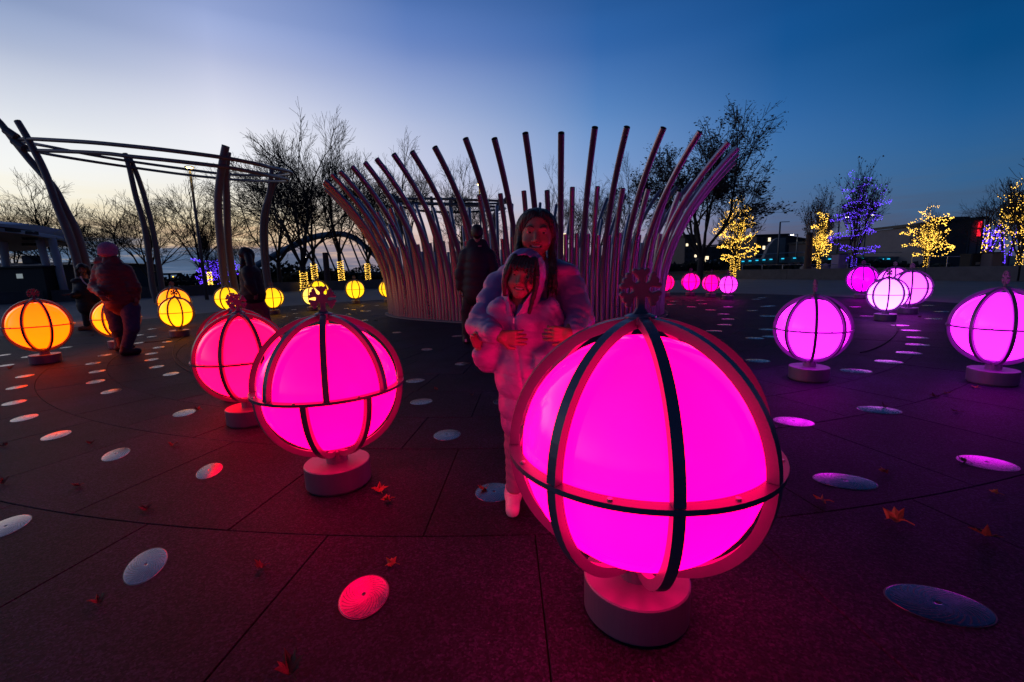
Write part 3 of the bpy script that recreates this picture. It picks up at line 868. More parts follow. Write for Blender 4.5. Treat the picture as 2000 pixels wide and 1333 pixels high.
def tree(px, Y, top, ty, label, rz=0.0, wrap=None, sx=1.0, base=0.0, lean=0.0, group=None):
    x = P(px, 530, Y).x; z = P(px, top, Y).z - base
    tm, cm, pts, zmax, (hs, tr) = TYPES[ty]
    s_ = z / zmax
    t = thing('bare_tree', label, 'tree', (x, Y, base), group, rz)
    link('trunk', tm, t, scale=(s_ * (0.5 + 0.5 * sx), s_ * (0.5 + 0.5 * sx), s_)); link('crown', cm, t, scale=(s_ * sx, s_ * sx, s_))
    if wrap:
        m_, zt, dens = wrap
        mb = MB(); wrap_lights(mb, tr * 1.1 * s_, 0.05, zt, 0.22 * dens, 0.13, random.Random(int(px)), 0.036)
        tag(link('string_lights', mb.mesh('string_lights', m_), t), kind='stuff')
    return t


GT = 'bare winter trees beyond the low walls'
tree(118, 40, 362, 2, 'bare spreading tree behind the blue-edged pavilion roof', 0.4, group=GT, sx=1.05)
tree(28, 60, 415, 0, 'small far bare tree above the pavilion roof at the far left', 2.4, group=GT)
tree(222, 52, 392, 1, 'bare fan shaped tree seen above the person in the pink beanie', 1.0, group=GT, sx=1.2)
tree(292, 36, 398, 0, 'dark bare tree with a thick trunk just behind the rear left pergola posts', 2.2, group=GT, sx=1.25)
tree(392, 36, 352, 3, 'bare tree with two dark upright trunks behind the tall lit street lamp', 3.0, group=GT, sx=1.1)
tree(470, 70, 440, 1, 'small distant bare tree behind the long haired woman', 0.7, group=GT)
tree(592, 34, 276, 0, 'tall bare tree with an orange glowing wrapped trunk, nearest the arch bridge foot', 1.4, (M_YBULB, 1.45, 1.0), group=GT, sx=1.1)
tree(545, 40, 288, 2, 'bare tree rising just right of the pergola rails, left of the wrapped trunks', 2.7, group=GT, sx=0.9)
tree(614, 38, 264, 1, 'tall bare tree whose bent wrapped trunk stands over the pale lemon lamp', 0.2, (M_YBULB, 2.1, 1.0), group=GT, sx=0.85)
tree(666, 40, 252, 3, 'tallest bare tree, light-wrapped trunk above the lone yellow lamp', 2.0, (M_YBULB, 2.3, 1.0), group=GT, sx=0.8)
tree(718, 42, 312, 2, 'bare tree with lit trunk between the arch bridge end and the sculpture', 4.0, (M_YBULB, 2.1, 1.0), group=GT, sx=0.75)
tree(800, 46, 292, 3, 'bare tree showing behind the left outward curving pipes', 0.9, group=GT, sx=0.8)
tree(905, 44, 325, 2, 'bare tree behind the pipes over the man in black', 3.4, group=GT, sx=0.8)
tree(1092, 50, 330, 1, 'bare tree showing behind the pipes over the older girl', 1.9, group=GT, sx=0.7)
tree(1225, 54, 325, 3, 'thin bare tree behind the middle right pipes', 5.1, group=GT, sx=0.8)
tree(1165, 58, 362, 0, 'low bare tree between two thin ones behind the right pipes', 2.9, group=GT, sx=0.8)
tree(1365, 30, 255, 4, 'broad tree still holding withered leaves behind the rightmost pipes', 0.3, group=GT, sx=1.35)
tree(1596, 34, 378, 6, 'bare upright tree behind the little yellow lit one by the rusty column', 1.3, group=GT, sx=0.6)
tree(1928, 44, 384, 0, 'bare rounded tree behind the sloping stone building', 2.6, group=GT, sx=1.0)
tree(1755, 90, 446, 1, 'tiny far bare tree over the long flat roof', 2.6, group=GT)


def lit_tree(px, Y, top, ty, mat_, label, loops, rmax, z0, z1, trunk_top, base=0.0, sx=1.0, trunks=1, seed=0, prof=None, size=0.036, gap=0.14):
    size *= 0.72; gap *= 0.85
    x = P(px, 530, Y).x; z = P(px, top, Y).z - base
    tm, cm, pts, zmax, (hs, tr) = TYPES[ty]; s_ = z / zmax
    t = thing('lit_tree', label, 'tree', (x, Y, base), 'trees hung with fairy lights', seed * 1.1)
    rng = random.Random(seed + 50)
    link('crown', cm, t, scale=(s_ * sx, s_ * sx, s_))
    for k in range(trunks):
        dx = (k - (trunks - 1) / 2) * 0.42
        a = Matrix.Rotation(-seed * 1.1, 3, 'Z') @ Vector((dx, 0, 0))
        link('trunk', tm, t, a, scale=s_)
        mb = MB(); wrap_lights(mb, tr * s_ * 1.1, 0.05, trunk_top, 0.2, 0.12, rng, size)
        tag(link('string_lights', mb.mesh('string_lights', mat_), t, a), kind='stuff')
    mb = MB(); a = 0.0; full = loops; loops = loops * 0.9
    tot = loops * 2 * PI; drift = rng.uniform(0, 6)
    while a < tot:
        f = a / tot
        rr = rmax * (prof(f) if prof else math.sin(PI * min(1, 0.12 + f * 0.86)) ** 0.7)
        rr *= 0.92 + 0.30 * math.sin(a * 0.83 + drift) + 0.14 * math.sin(a * 2.3) + rng.uniform(-0.10, 0.10)
        zz = z0 + (z1 - z0) * f + 0.30 * math.sin(a * 0.61 + drift) + 0.14 * math.sin(a * 1.7) + rng.uniform(-0.08, 0.08)
        bulb(mb, Vector((rr * math.cos(a), rr * math.sin(a), zz)), size * rng.uniform(0.65, 1.25))
        a += gap * 0.72 / max(rr, 0.12) * rng.uniform(0.6, 1.5)
    # strings clipped along the branches
    near_ = [p for p, l in pts if l >= 1 and z0 < p.z * s_ < z1]
    for p in rng.sample(near_, min(len(near_), int(full * 16))):
        q = Vector((p.x * s_ * sx, p.y * s_ * sx, p.z * s_))
        if math.hypot(q.x, q.y) > rmax * 1.25: continue
        n_ = rng.randrange(2, 5); st_ = Vector((q.x, q.y, (q.z - trunk_top) * 0.8)).normalized() * -0.11
        for k in range(n_): bulb(mb, q + st_ * k + Vector((rng.uniform(-1, 1), rng.uniform(-1, 1), rng.uniform(-1, 1))) * 0.025, size * rng.uniform(0.6, 1.15))
    tag(link('crown_lights', mb.mesh('crown_lights', mat_), t), kind='stuff')
    return t


lit_tree(1435, 34, 372, 5, M_YBULB, 'twin trunk tree wound with warm yellow fairy lights beside the lawn', 13, 1.25, 1.35, 6.0, 1.5, sx=0.9, trunks=2, seed=1,
         prof=lambda f: 0.42 + 0.62 * math.sin(PI * min(1, 0.22 + f * 0.80)) ** 1.3 - 0.16 * f)
lit_tree(1598, 33, 408, 5, M_YBULB, 'small slim yellow lit tree beside the rusty column', 9, 0.62, 1.2, 4.7, 1.3, sx=0.5, seed=2,
         prof=lambda f: 0.25 + 0.7 * math.sin(PI * min(1, 0.2 + f * 0.78)))
lit_tree(1666, 33, 335, 6, M_PBULB, 'tall tree wound with violet fairy lights above the pink lamp cluster', 10, 1.45, 1.35, 7.0, 1.3, sx=0.72, seed=3, size=0.032,
         prof=lambda f: 0.25 + 0.72 * math.sin(PI * min(1, 0.18 + f * 0.78)), gap=0.12)
lit_tree(1806, 27, 412, 5, M_YBULB, 'yellow lit tree with wide low branches in front of the sloping building', 9, 0.95, 1.3, 3.9, 1.35, sx=0.8, seed=4,
         prof=lambda f: 0.30 + 0.75 * math.sin(PI * min(1, 0.3 + f * 0.62)), size=0.032)
lit_tree(1988, 22, 322, 5, M_YBULB, 'tall tree with sparse warm fairy lights at the right edge', 9, 1.0, 1.3, 5.0, 1.35, sx=1.1, seed=5, size=0.026, gap=0.2,
         prof=lambda f: 1.0 - 0.55 * f)
lit_tree(425, 33, 490, 5, M_PBULB, 'low spreading violet lit tree behind the pergola', 7, 1.5, 0.9, 2.3, 0.9, sx=1.3, seed=6, size=0.030, gap=0.13,
         prof=lambda f: 0.6 + 0.4 * f)
tree(408, 32, 420, 6, 'short tree with a thick trunk densely wrapped in yellow lights, inside the violet tree', 0.5, (M_YBULB, 1.6, 0.55), group=GT, sx=0.4)

# slanting wrapped stems at the right
stems = thing('lit_stem_cluster', 'cluster of slanting stems wrapped in violet and yellow lights near the red sign', 'tree', (P(1935, 520, 25).x, 25, 0), 'trees hung with fairy lights')
for (a, b, c, d, m_) in ((1922, 515, 1926, 440, M_PBULB), (1918, 512, 1929, 440, M_YBULB), (1928, 500, 1934, 445, M_PBULB), (1928, 502, 1952, 440, M_PBULB), (1958, 515, 1956, 435, M_PBULB), (1970, 500, 1996, 436, M_PBULB)):
    A, B = P(a, b, 25) - stems.location, P(c, d, 25) - stems.location
    A0 = Vector((A.x, A.y, 0))
    link('stem', MB().tube([A0, A, B, B + (B - A) * 0.4], [0.07, 0.06, 0.045, 0.02], 6).mesh('stem', M_BARK), stems)
    mb = MB(); rng = random.Random(int(a + c))
    for k in range(70):
        f = rng.random(); an = rng.uniform(0, 6.28)
        bulb(mb, A.lerp(B, f) + Vector((math.cos(an), math.sin(an), 0)) * 0.1, 0.024)
    tag(link('string_lights', mb.mesh('string_lights', m_), stems), kind='stuff')

# ------------------------------------------------------------------ street lamps, columns, bins
def street_lamp(px, Y, top, label, lit=M_WARM, head='disc', r=0.07, arm=0.0):
    q = P(px, top, Y)
    t = thing('street_lamp', label, 'street lamp', (q.x, Y, 0), 'street lamps')
    link('pole', MB().tube([(0, 0, 0), (0, 0, q.z * 0.5), (0, 0, q.z)], [r * 1.3, r, r * 0.8], 8).mesh('pole', M_POST, True), t)
    if head == 'disc':
        link('lamp_head', MB().lathe([(0.0, 0.07), (0.14, 0.05), (0.22, 0.012), (0.22, -0.012), (0.15, -0.02)], 20, c=(0, 0, q.z)).mesh('lamp_head', M_POST), t)
        link('bulb', MB().lathe([(0.0, -0.10), (0.09, -0.08), (0.15, -0.022), (0.0, -0.018)], 16, c=(0, 0, q.z)).mesh('bulb', lit), t)
    elif head == 'globe':
        link('bulb', MB().lathe([(0.0, 0.0)] + [(0.16 * math.sin(a * PI / 8), 0.16 - 0.16 * math.cos(a * PI / 8)) for a in range(1, 9)], 14, c=(0, 0, q.z)).mesh('bulb', lit, True), t)
    else:
        link('lamp_arm', MB().box((arm / 2, 0, q.z), (abs(arm), 0.10, 0.08)).mesh('lamp_arm', M_POST), t)
        if lit: link('bulb', MB().box((arm * 0.75, 0, q.z - 0.065), (abs(arm) * 0.4, 0.12, 0.04)).mesh('bulb', lit), t)
    return t


street_lamp(370, 24, 327, 'tall street lamp with a glowing disc head behind the left pergola')
street_lamp(936, 34, 360, 'slim street lamp glowing warm between two curved pipes')
street_lamp(595, 50, 507, 'short park lamp with a white bulb beside the glowing tree trunk', M_WHITE, 'globe')
street_lamp(444, 45, 519, 'park lamp with a white head amid the violet lit branches', M_WHITE, 'globe')
street_lamp(1524, 60, 434, 'unlit roadside lamp with a short arm over the far bridge', None, 'arm', 0.12, 1.2)
street_lamp(1558, 75, 458, 'distant lit roadside lamp left of the rusty column', M_WHITE, 'arm', 0.10, -1.2)
street_lamp(1693, 62, 420, 'tall roadside lamp to the right of the violet tree', M_WHITE, 'arm', 0.10, 1.1)
street_lamp(1640, 55, 424, 'white street lamp shining through the violet tree', M_WHITE, 'arm', 0.10, 1.3)
t = street_lamp(1101, 24, 494, 'tall bright lantern box glimpsed between pipes right of the older girl', None, 'none', 0.05, 0.01)
link('lantern', MB().box((0, 0, P(1101, 480, 24).z), (0.26, 0.26, 1.2)).mesh('lantern', mat('lantern_glass', (1, .9, .6), 0.4, emit=(1.0, 0.78, 0.40), estr=2.6)), t)

for px, top, Y, lab in ((1582, 455, 33, 'thick rust brown steel column standing by the right low wall'), (627, 493, 36, 'rust brown steel column among the light-wrapped tree trunks')):
    q = P(px, top, Y)
    o = link('steel_column', MB().lathe([(0.0, 0.0), (0.27, 0.0), (0.25, 0.3), (0.215, q.z - 0.05), (0.20, q.z), (0.0, q.z)], 20).mesh('steel_column', M_RUST, False), None, (q.x, Y if px > 1000 else 36.8, 0))
    tag(o, lab, 'column', 'rust coloured columns')

for px, py, Y, w, h, m_, lab in ((1895, 523, 24, 0.60, 0.62, M_BLACK, 'black litter bin with a white notice behind the right wall'), (1933, 523, 23.5, 0.62, 0.66, M_BLDG2, 'grey litter bin with a pale lower panel, right of the black bin'),
                                 (1640, 526, 36, 0.85, 1.0, mat('violet_box', (0.22, 0.18, 0.33), 0.7), 'violet tinged utility box beside the violet lit trunk')):
    q = P(px, py, Y)
    t = thing('litter_bin' if px != 1640 else 'utility_box', lab, 'bin' if px != 1640 else 'utility box', (q.x, Y, 0))
    mb = MB(); z1 = max(h + 0.6, 0.9)
    mb.prism([(-w / 2, -w / 2 + 0.05), (-w / 2 + 0.05, -w / 2), (w / 2 - 0.05, -w / 2), (w / 2, -w / 2 + 0.05), (w / 2, w / 2), (-w / 2, w / 2)], 0.0, z1)
    link('body', mb.mesh('body', m_), t)
    link('lid', MB().prism([(-w / 2 - 0.03, -w / 2 - 0.03), (w / 2 + 0.03, -w / 2 - 0.03), (w / 2 + 0.03, w / 2 + 0.03), (-w / 2 - 0.03, w / 2 + 0.03)], z1 + 0.002, z1 + 0.06).mesh('lid', M_BLACK), t)
    if px != 1640:
        link('notice', MB().box((0.05, -w / 2 - 0.008, z1 * 0.62 if m_ is M_BLACK else z1 * 0.35), (w * (0.35 if m_ is M_BLACK else 0.9), 0.01, 0.14 if m_ is M_BLACK else 0.28)).mesh('notice', M_CONC), t)

# ------------------------------------------------------------------ pavilion at the left
M_PALEP = mat('pale_painted_steel', (0.55, 0.55, 0.60), 0.5)
pav = thing('pavilion', 'pavilion with a curved blue-edged canopy and pale slanting columns at the far left', 'pavilion', (-41.6, 31, 0.25))


def strip(a, b, Ya, Yb, thick, m_, name, k=5):
    """a curved slab spanned between two edge lines, with real thickness"""
    A = smoothline([P(x, y, yy) - pav.location for (x, y), yy in zip(a, Ya)], k); B = smoothline([P(x, y, yy) - pav.location for (x, y), yy in zip(b, Yb)], k)
    n_ = len(A); t_ = Vector(thick)
    vs = A + B + [p + t_ for p in A] + [p + t_ for p in B]
    fs = []
    for q in range(n_ - 1):
        fs += [(q, q + 1, n_ + q + 1, n_ + q), (2 * n_ + q, 3 * n_ + q, 3 * n_ + q + 1, 2 * n_ + q + 1), (q, 2 * n_ + q, 2 * n_ + q + 1, q + 1), (n_ + q, n_ + q + 1, 3 * n_ + q + 1, 3 * n_ + q)]
    fs += [(0, n_, 3 * n_, 2 * n_), (n_ - 1, 3 * n_ - 1, 4 * n_ - 1, 2 * n_ - 1)]
    link(name, MB().add(vs, fs).mesh(name, m_), pav)
    return A, B


YP = [23, 24, 25.5, 27.5, 30]
strip([(-160, 424), (0, 437), (70, 446), (125, 460), (152, 478)], [(-160, 430), (0, 443), (70, 452), (125, 464.5), (152, 481)], YP, YP, (0, 0.7, 0.12), M_CANOPY, 'sun_screen')
Y2 = [y + 0.4 for y in YP]
FA, FB = strip([(-160, 433), (0, 445.5), (70, 454.5), (125, 467), (150, 482)], [(-160, 441), (0, 453), (70, 461.5), (125, 472), (150, 485)], Y2, Y2, (0, 0.5, 0.0), M_CANOPY, 'fascia')
strip([(-160, 442), (0, 454), (70, 462.5), (125, 473), (149, 485.5)], [(-160, 512), (0, 493), (60, 490), (112, 480), (147, 487)], [y + 0.5 for y in YP], [30, 30, 30.5, 31, 31.5], (0, 0, 0.15), M_SOFFIT, 'soffit')
strip([(-160, 433), (0, 445.5), (70, 454.5), (125, 467), (150, 482)], [(-160, 415), (0, 440), (60, 455), (112, 466), (147, 480)], Y2, [36, 36, 35, 34, 32.5], (0, 0, 0.12), M_BLDG, 'roof')
for q in range(1, len(FA), 3):
    link('fin', MB().box((FA[q] + Vector((0, -0.25, 0.03))), (0.10, 0.7, 0.32)).mesh('fin', M_TRUSS), pav)
for px, py0, py1 in ((76, 108, 0), (101, 128, 0), (6, 18, 0)):
    top = P(px, 468, 27); bot = P(py0, 574, 27)
    A = Vector((bot.x, 27, 0)) - pav.location; B = Vector((top.x, 27, top.z + 0.3)) - pav.location
    link('column', MB().tube([A, B], [0.19, 0.19], 12).mesh('column', M_PALEP, True), pav)
for r_ in range(2):
    for k in range(4):
        q = P(46 + k * 8, 466 + r_ * 11, 26.0 + r_ * 1.5) - pav.location - Vector((0, 0, 0.02))
        link('spotlight', MB().lathe([(0.0, 0.07), (0.08, 0.07), (0.09, -0.07), (0.0, -0.07)], 10, c=q).mesh('spotlight', M_BLACK), pav)

q = P(25, 560, 26)
t = thing('stage_shed', 'low black shed under the pavilion canopy at the left edge', 'shed', (q.x - 0.6, 27.3, 0))
link('wall', MB().box((0, 0, 1.0), (4.6, 2.2, 2.0)).mesh('wall', M_BLACK), t)
link('window', MB().box((0.9, -1.11, 1.55), (0.34, 0.03, 0.26)).mesh('window', mat('dim_window', (0.3, 0.32, 0.34), 0.3, emit=(0.5, 0.6, 0.62), estr=0.35, sampling='NONE')), t)
link('roof', MB().box((0, 0, 2.06), (4.9, 2.5, 0.1)).mesh('roof', M_BLACK), t)

# long dark hall with an arched glass front behind the pavilion
t = thing('riverside_hall', 'long dark hall with a pale arched window behind the pavilion columns', 'building', (-62, 55, 0))
link('wall', MB().box((0, 0, 1.55), (34, 8, 3.1)).mesh('wall', M_BLDG), t)
link('roof', MB().add([(-17.5, -4.4, 3.1), (17.5, -4.4, 3.1), (17.5, 4.4, 3.1), (-17.5, 4.4, 3.1), (-15, 0, 3.9), (13, 0, 3.5)], [(0, 1, 5, 4), (1, 2, 5), (2, 3, 4, 5), (3, 0, 4), (0, 3, 2, 1)]).mesh('roof', M_BLACK), t)
link('chimney', MB().box((4.6, 0, 4.0), (1.2, 1.2, 0.9)).mesh('chimney', M_BLACK), t)
M_PALE = mat('pale_reflecting_glass', (0.62, 0.64, 0.66), 0.12, 0.9)
for cx, w in ((P(80, 535, 51).x + 62, 1.25), (P(121, 535, 51).x + 62, 1.0)):
    vs = [(cx - w, -4.03, 1.6)] + [(cx - w * math.cos(a * PI / 12), -4.03, 1.85 + 1.0 * math.sin(a * PI / 12)) for a in range(13)]
    wnd = link('window', MB().add(vs[1:], [tuple(range(13))]).mesh('window', M_PALE), t)
    for k in range(4):
        link('sash', MB().box((cx - w + w * 0.4 * (k + 1), -4.07, 2.2), (0.05, 0.05, 0.7)).mesh('sash', M_BLACK), wnd)

# ------------------------------------------------------------------ bridges
arch = thing('arch_bridge', 'blue-grey steel arch bridge with hangers rising behind the bare trees', 'bridge', (P(640, 530, 80).x, 80, 0))
al = arch.location
ctrl = smoothline([P(462, 545, 80) - al, P(500, 520, 80) - al, P(550, 492, 80) - al, P(600, 468, 80) - al, P(640, 459, 80) - al, P(680, 460, 80) - al, P(715, 483, 80) - al, P(745, 515, 80) - al, P(760, 545, 80) - al], 6)
link('arch_rib', MB().tube(ctrl, [0.62 - 0.22 * i / len(ctrl) for i in range(len(ctrl))], 8).mesh('arch_rib', M_BRIDGE, True), arch)
for k in range(6, len(ctrl) - 4, 4):
    p = ctrl[k]
    link('hanger', MB().tube([p, Vector((p.x + 1.2, p.y + 3, 0.9))], 0.16, 6).mesh('hanger', M_BRIDGE), arch)
link('deck', MB().box((2, 3, 1.1), (46, 7, 0.8)).mesh('deck', M_TRUSS), arch)

tr_ = thing('truss_bridge', 'low black truss bridge between the rear pergola posts and the violet tree', 'bridge', (P(322, 545, 62).x, 62, 0))
A, B = P(268, 556, 62) - tr_.location, P(392, 556, 62) - tr_.location
zt, zb = P(330, 536, 62).z, 0.75
link('deck', MB().box(((A.x + B.x) / 2, 0, zb), (B.x - A.x + 8, 3.5, 0.35)).mesh('deck', M_TRUSS), tr_)
np_ = 6; dxp = (B.x - A.x) / np_
for k in range(np_ + 1):
    x = A.x + dxp * k
    if 0 < k < np_: link('truss_post', MB().box((x, -1.6, (zt + zb) / 2), (0.2, 0.2, zt - zb)).mesh('truss_post', M_TRUSS), tr_)
    if k < np_:
        up_ = k % 2 == 0
        p0, p1 = Vector((x, -1.6, zb if up_ else zt)), Vector((x + dxp, -1.6, zt if up_ else zb))
        link('truss_diagonal', MB().tube([p0, p1], 0.16, 4).mesh('truss_diagonal', M_TRUSS), tr_)
link('top_chord', MB().box(((A.x + B.x) / 2, -1.6, zt), (B.x - A.x - 2 * dxp + 0.3, 0.25, 0.25)).mesh('top_chord', M_TRUSS), tr_)
for k in range(3):
    q = P(338 + 18 * k + (8 if k == 2 else 0), 541, 95)
    t = thing('riverside_light', ('leftmost', 'middle', 'rightmost')[k] + ' of three small yellow lights beyond the truss bridge', 'light', (q.x, 95, 0), 'small lights beyond the truss bridge')
    link('pole', MB().tube([(0, 0, 0), (0, 0, q.z)], 0.06, 5).mesh('pole', M_POST), t)
    link('bulb', MB().lathe([(0, -0.16), (0.16, 0), (0, 0.16)], 8, c=(0, 0, q.z)).mesh('bulb', M_YBULB), t)

# road bridge with teal lights
rb_ = thing('road_bridge', 'low road bridge edged with a row of teal lights beyond the lit trees', 'bridge', (P(1560, 510, 62).x, 62, 0))
rl = rb_.location
edge = smoothline([P(1368, 521, 62) - rl, P(1420, 510, 62) - rl, P(1480, 504.5, 62) - rl, P(1560, 500, 62) - rl, P(1650, 500, 62) - rl, P(1770, 500, 62) - rl, P(1840, 500, 62) - rl], 8)
mb = MB()
for i in range(len(edge) - 1):
    a, b = edge[i], edge[i + 1]
    mb.add([a + Vector((0, 0, -0.1)), b + Vector((0, 0, -0.1)), b + Vector((0, 0, -0.9)), a + Vector((0, 0, -0.9)), a + Vector((0, 6, -0.1)), b + Vector((0, 6, -0.1))], [(0, 1, 2, 3), (4, 5, 1, 0)])
link('deck', mb.mesh('deck', M_BLDG2), rb_)
link('handrail', MB().tube([p + Vector((0, 0, 0.45)) for p in edge], 0.05, 5).mesh('handrail', M_RAIL), rb_)
tl = MB().box((0, 0, 0), (0.30, 0.14, 0.12)).mesh('deck_light', M_TEAL)
x = edge[0].x; k = 0
while x < edge[-1].x:
    i = next((j for j in range(len(edge) - 1) if edge[j + 1].x > x), len(edge) - 2)
    p = edge[i].lerp(edge[i + 1], (x - edge[i].x) / (edge[i + 1].x - edge[i].x))
    if x < edge[28].x:
        link('deck_light', tl, rb_, p + Vector((0, -0.2, -0.3))); x += 0.95 if x < edge[18].x else 1.6
    else:
        link('deck_light', tl, rb_, p + Vector((0, -0.2, -0.45))); link('deck_light', tl, rb_, p + Vector((0.85, -0.2, -0.45))); x += 3.6
for k in range(5):
    p = edge[6 + 8 * k]
    link('pier', MB().box((p.x, 3, (p.z - 0.9) / 2), (1.0, 4, max(0.2, p.z - 0.9))).mesh('pier', M_BLDG), rb_)

# pale handrail beyond the right wall
hr = thing('handrail', 'thin pale handrail on posts behind the right low wall', 'railing', (P(1880, 505, 27).x, 27, 0))
A, B = P(1782, 501.5, 28.5) - hr.location, P(2040, 501, 26) - hr.location
link('rail', MB().tube([A, B], 0.03, 6).mesh('rail', M_RAIL), hr)
for k in range(8):
    p = A.lerp(B, k / 7); link('post', MB().tube([(p.x, p.y, 0), p], 0.022, 5).mesh('post', M_RAIL), hr)
hr2 = thing('handrail', 'low pale railing with posts behind the wall between the lit trees', 'railing', (P(1530, 520, 37).x, 37, 0))
A, B = P(1450, 518, 38) - hr2.location, P(1700, 516, 35) - hr2.location
link('rail', MB().tube([A, B], 0.03, 6).mesh('rail', M_RAIL), hr2)
for k in range(7):
    p = A.lerp(B, k / 6); link('post', MB().tube([(p.x, p.y, 0), p], 0.035, 5).mesh('post', M_RAIL), hr2)


# ------------------------------------------------------------------ far buildings
def block(name, label, x0, x1, top, Y, depth, m_, wins=(), batter=0.0, seed=0):
    a, b = P(x0, top[0], Y), P(x1, top[1], Y)
    t = thing(name, label, 'building', ((a.x + b.x) / 2, Y, 0))
    w = (b.x - a.x) / 2
    z0, z1 = a.z, b.z
    bt = batter
    vs = [(-w - bt, 0, 0), (w + bt * 0.3, 0, 0), (w, 0, z1), (-w, 0, z0), (-w - bt, depth, 0), (w + bt * 0.3, depth, 0), (w, depth, z1), (-w, depth, z0)]
    link('wall', MB().add(vs, [(0, 1, 2, 3), (5, 4, 7, 6), (4, 0, 3, 7), (1, 5, 6, 2), (3, 2, 6, 7)]).mesh('wall', m_), t)
    link('roof', MB().add([(-w - 0.3, -0.3, z0 + 0.02), (w + 0.3, -0.3, z1 + 0.02), (w + 0.3, depth, z1 + 0.02), (-w - 0.3, depth, z0 + 0.02), (-w - 0.3, -0.3, z0 + 0.4), (w + 0.3, -0.3, z1 + 0.4), (w + 0.3, depth, z1 + 0.4), (-w - 0.3, depth, z0 + 0.4)],
                        [(0, 1, 5, 4), (4, 5, 6, 7), (3, 0, 4, 7), (1, 2, 6, 5)]).mesh('roof', M_TRUSS), t)
    rg = random.Random(seed)
    for (cols, rows, lit) in wins:
        for i in range(cols):
            for j in range(rows):
                x = -w + 2 * w * (i + 0.5) / cols; z = min(z0, z1) * (j + 0.55) / rows
                ww = 2 * w / cols * 0.45; hh = min(z0, z1) / rows * 0.45
                m2_ = M_WLIT if rg.random() < lit else M_GLASSD
                wd = link('window', MB().box((x, -0.05, z), (ww, 0.08, hh)).mesh('window', m2_), t)
                link('frame', MB().box((x, -0.09, z - hh / 2 - 0.06), (ww + 0.2, 0.1, 0.1)).mesh('frame', M_TRUSS), wd)
    return t, w, z0, z1


t, w, z0, z1 = block('stone_building', 'sloping stone-clad building with a red vertical sign behind the right wall', 1840, 1922, (437, 429), 58, 14, M_BLDG2, batter=2.2)
for k in range(5):
    x = -w + 0.4 + k * 2 * w / 5
    link('panel_joint', MB().box((x + 0.15, -0.03, z0 / 2), (0.10, 0.05, z0 * 0.94)).mesh('panel_joint', M_TRUSS), t)
xs = P(1910, 440, 58).x - t.location.x
mb = MB()
for (ya, yb) in ((433, 446), (449, 462)):
    za, zb_ = P(1910, ya, 58).z, P(1910, yb, 58).z
    nn = 5
    for k in range(nn):
        zc = za + (zb_ - za) * (k + 0.5) / nn
        sg = MB().box((xs, -0.25, zc), (0.34, 0.12, abs(zb_ - za) / nn * 0.86)).mesh('sign_letter', M_RED)
        link('sign_panel', sg, t)
dz = P(1845, 470, 58)
link('door', MB().box((P(1846, 500, 58).x - t.location.x, -0.06, 3.1), (5.0, 0.1, 6.2)).mesh('door', M_BLDG), t)
block('flat_hall', 'long low dark hall with a flat roof left of the stone building', 1762, 1842, (455, 451), 66, 16, M_BLDG, seed=2)
block('flat_hall', 'lowest far dark hall behind the violet lit tree', 1660, 1762, (468, 466), 74, 16, M_BLDG, seed=3)
block('office_block', 'dark office block with a few lit windows behind the twin trunk lit tree', 1478, 1538, (462, 460), 110, 20, M_BLDG, ((6, 4, 0.12),), seed=5)
block('office_block', 'wider dark office block behind the broad leafy tree', 1362, 1480, (484, 474), 120, 20, M_BLDG, ((9, 3, 0.12),), seed=6)
block('office_block', 'lower dark block with a slanting roof just left of the rusty column', 1538, 1600, (463, 474), 115, 20, M_BLDG, ((4, 3, 0.08),), seed=7)
block('tower_block', 'tall narrow dark block behind the right edge of the sculpture', 1338, 1364, (462, 462), 100, 14, M_BLDG, ((3, 6, 0.1),), seed=8)
q0 = P(1503, 500, 90)
sail = thing('curved_screen', 'pale curved stone screen standing before the office blocks', 'screen wall', (q0.x, 90, 0))
zt = P(1520, 465, 90).z; pts = []
for k in range(9):
    f = k / 8; pts.append((1.5 + 1.9 * f ** 0.45 * 1.0, f))
prof = [(-1.3, 0), (-1.1, zt * 0.35), (-0.3, zt * 0.72), (0.8, zt * 0.95), (1.6, zt), (3.0, zt), (3.0, 0)]
link('panel', MB().add([(x, 0, z) for x, z in prof] + [(x, 1.0, z) for x, z in prof], [tuple(range(7)), tuple(range(13, 6, -1))] + [(i, i + 7, (i + 1) % 7 + 7, (i + 1) % 7) for i in range(7)]).mesh('panel', M_CONC), sail)
q0 = P(1368, 518, 58)
t = thing('bridge_pylon', 'squat grey pylon topped by small lit slits at the bridge end', 'pylon', (q0.x, 58, 0))
zt = P(1368, 504, 58).z
link('shaft', MB().lathe([(0.75, 0), (0.62, zt), (0, zt)], 14).mesh('shaft', M_BLDG2), t)
for k in range(4):
    link('light_slit', MB().box((-0.36 + 0.24 * k, -0.64, zt - 0.28), (0.09, 0.06, 0.5)).mesh('light_slit', M_WLIT), t)
# rounded boulders behind the right wall
for px, Y, s_, lab in ((1575, 36, 0.55, 'pale boulder directly behind the foot of the rusty column'), (1608, 36, 0.6, 'pale boulder right of the slim yellow lit trunk')):
    q0 = P(px, 520, Y); bm = MB()
    prof = [(0.0, 0)] + [(math.sin(a * PI / 8) * 1.0, 0.75 - 0.75 * math.cos(a * PI / 8)) for a in range(1, 9)]
    bm.lathe(prof, 12)
    bm.v = [(x * s_ * (1 + 0.2 * math.sin(3 * y + px)), y * s_ * 0.8, z * s_ * (1 + 0.12 * math.sin(4 * x + px))) for x, y, z in bm.v]
    tag(link('boulder', bm.mesh('boulder', M_CONC, True), None, (q0.x, Y, 0)), lab, 'boulder', 'boulders behind the wall')


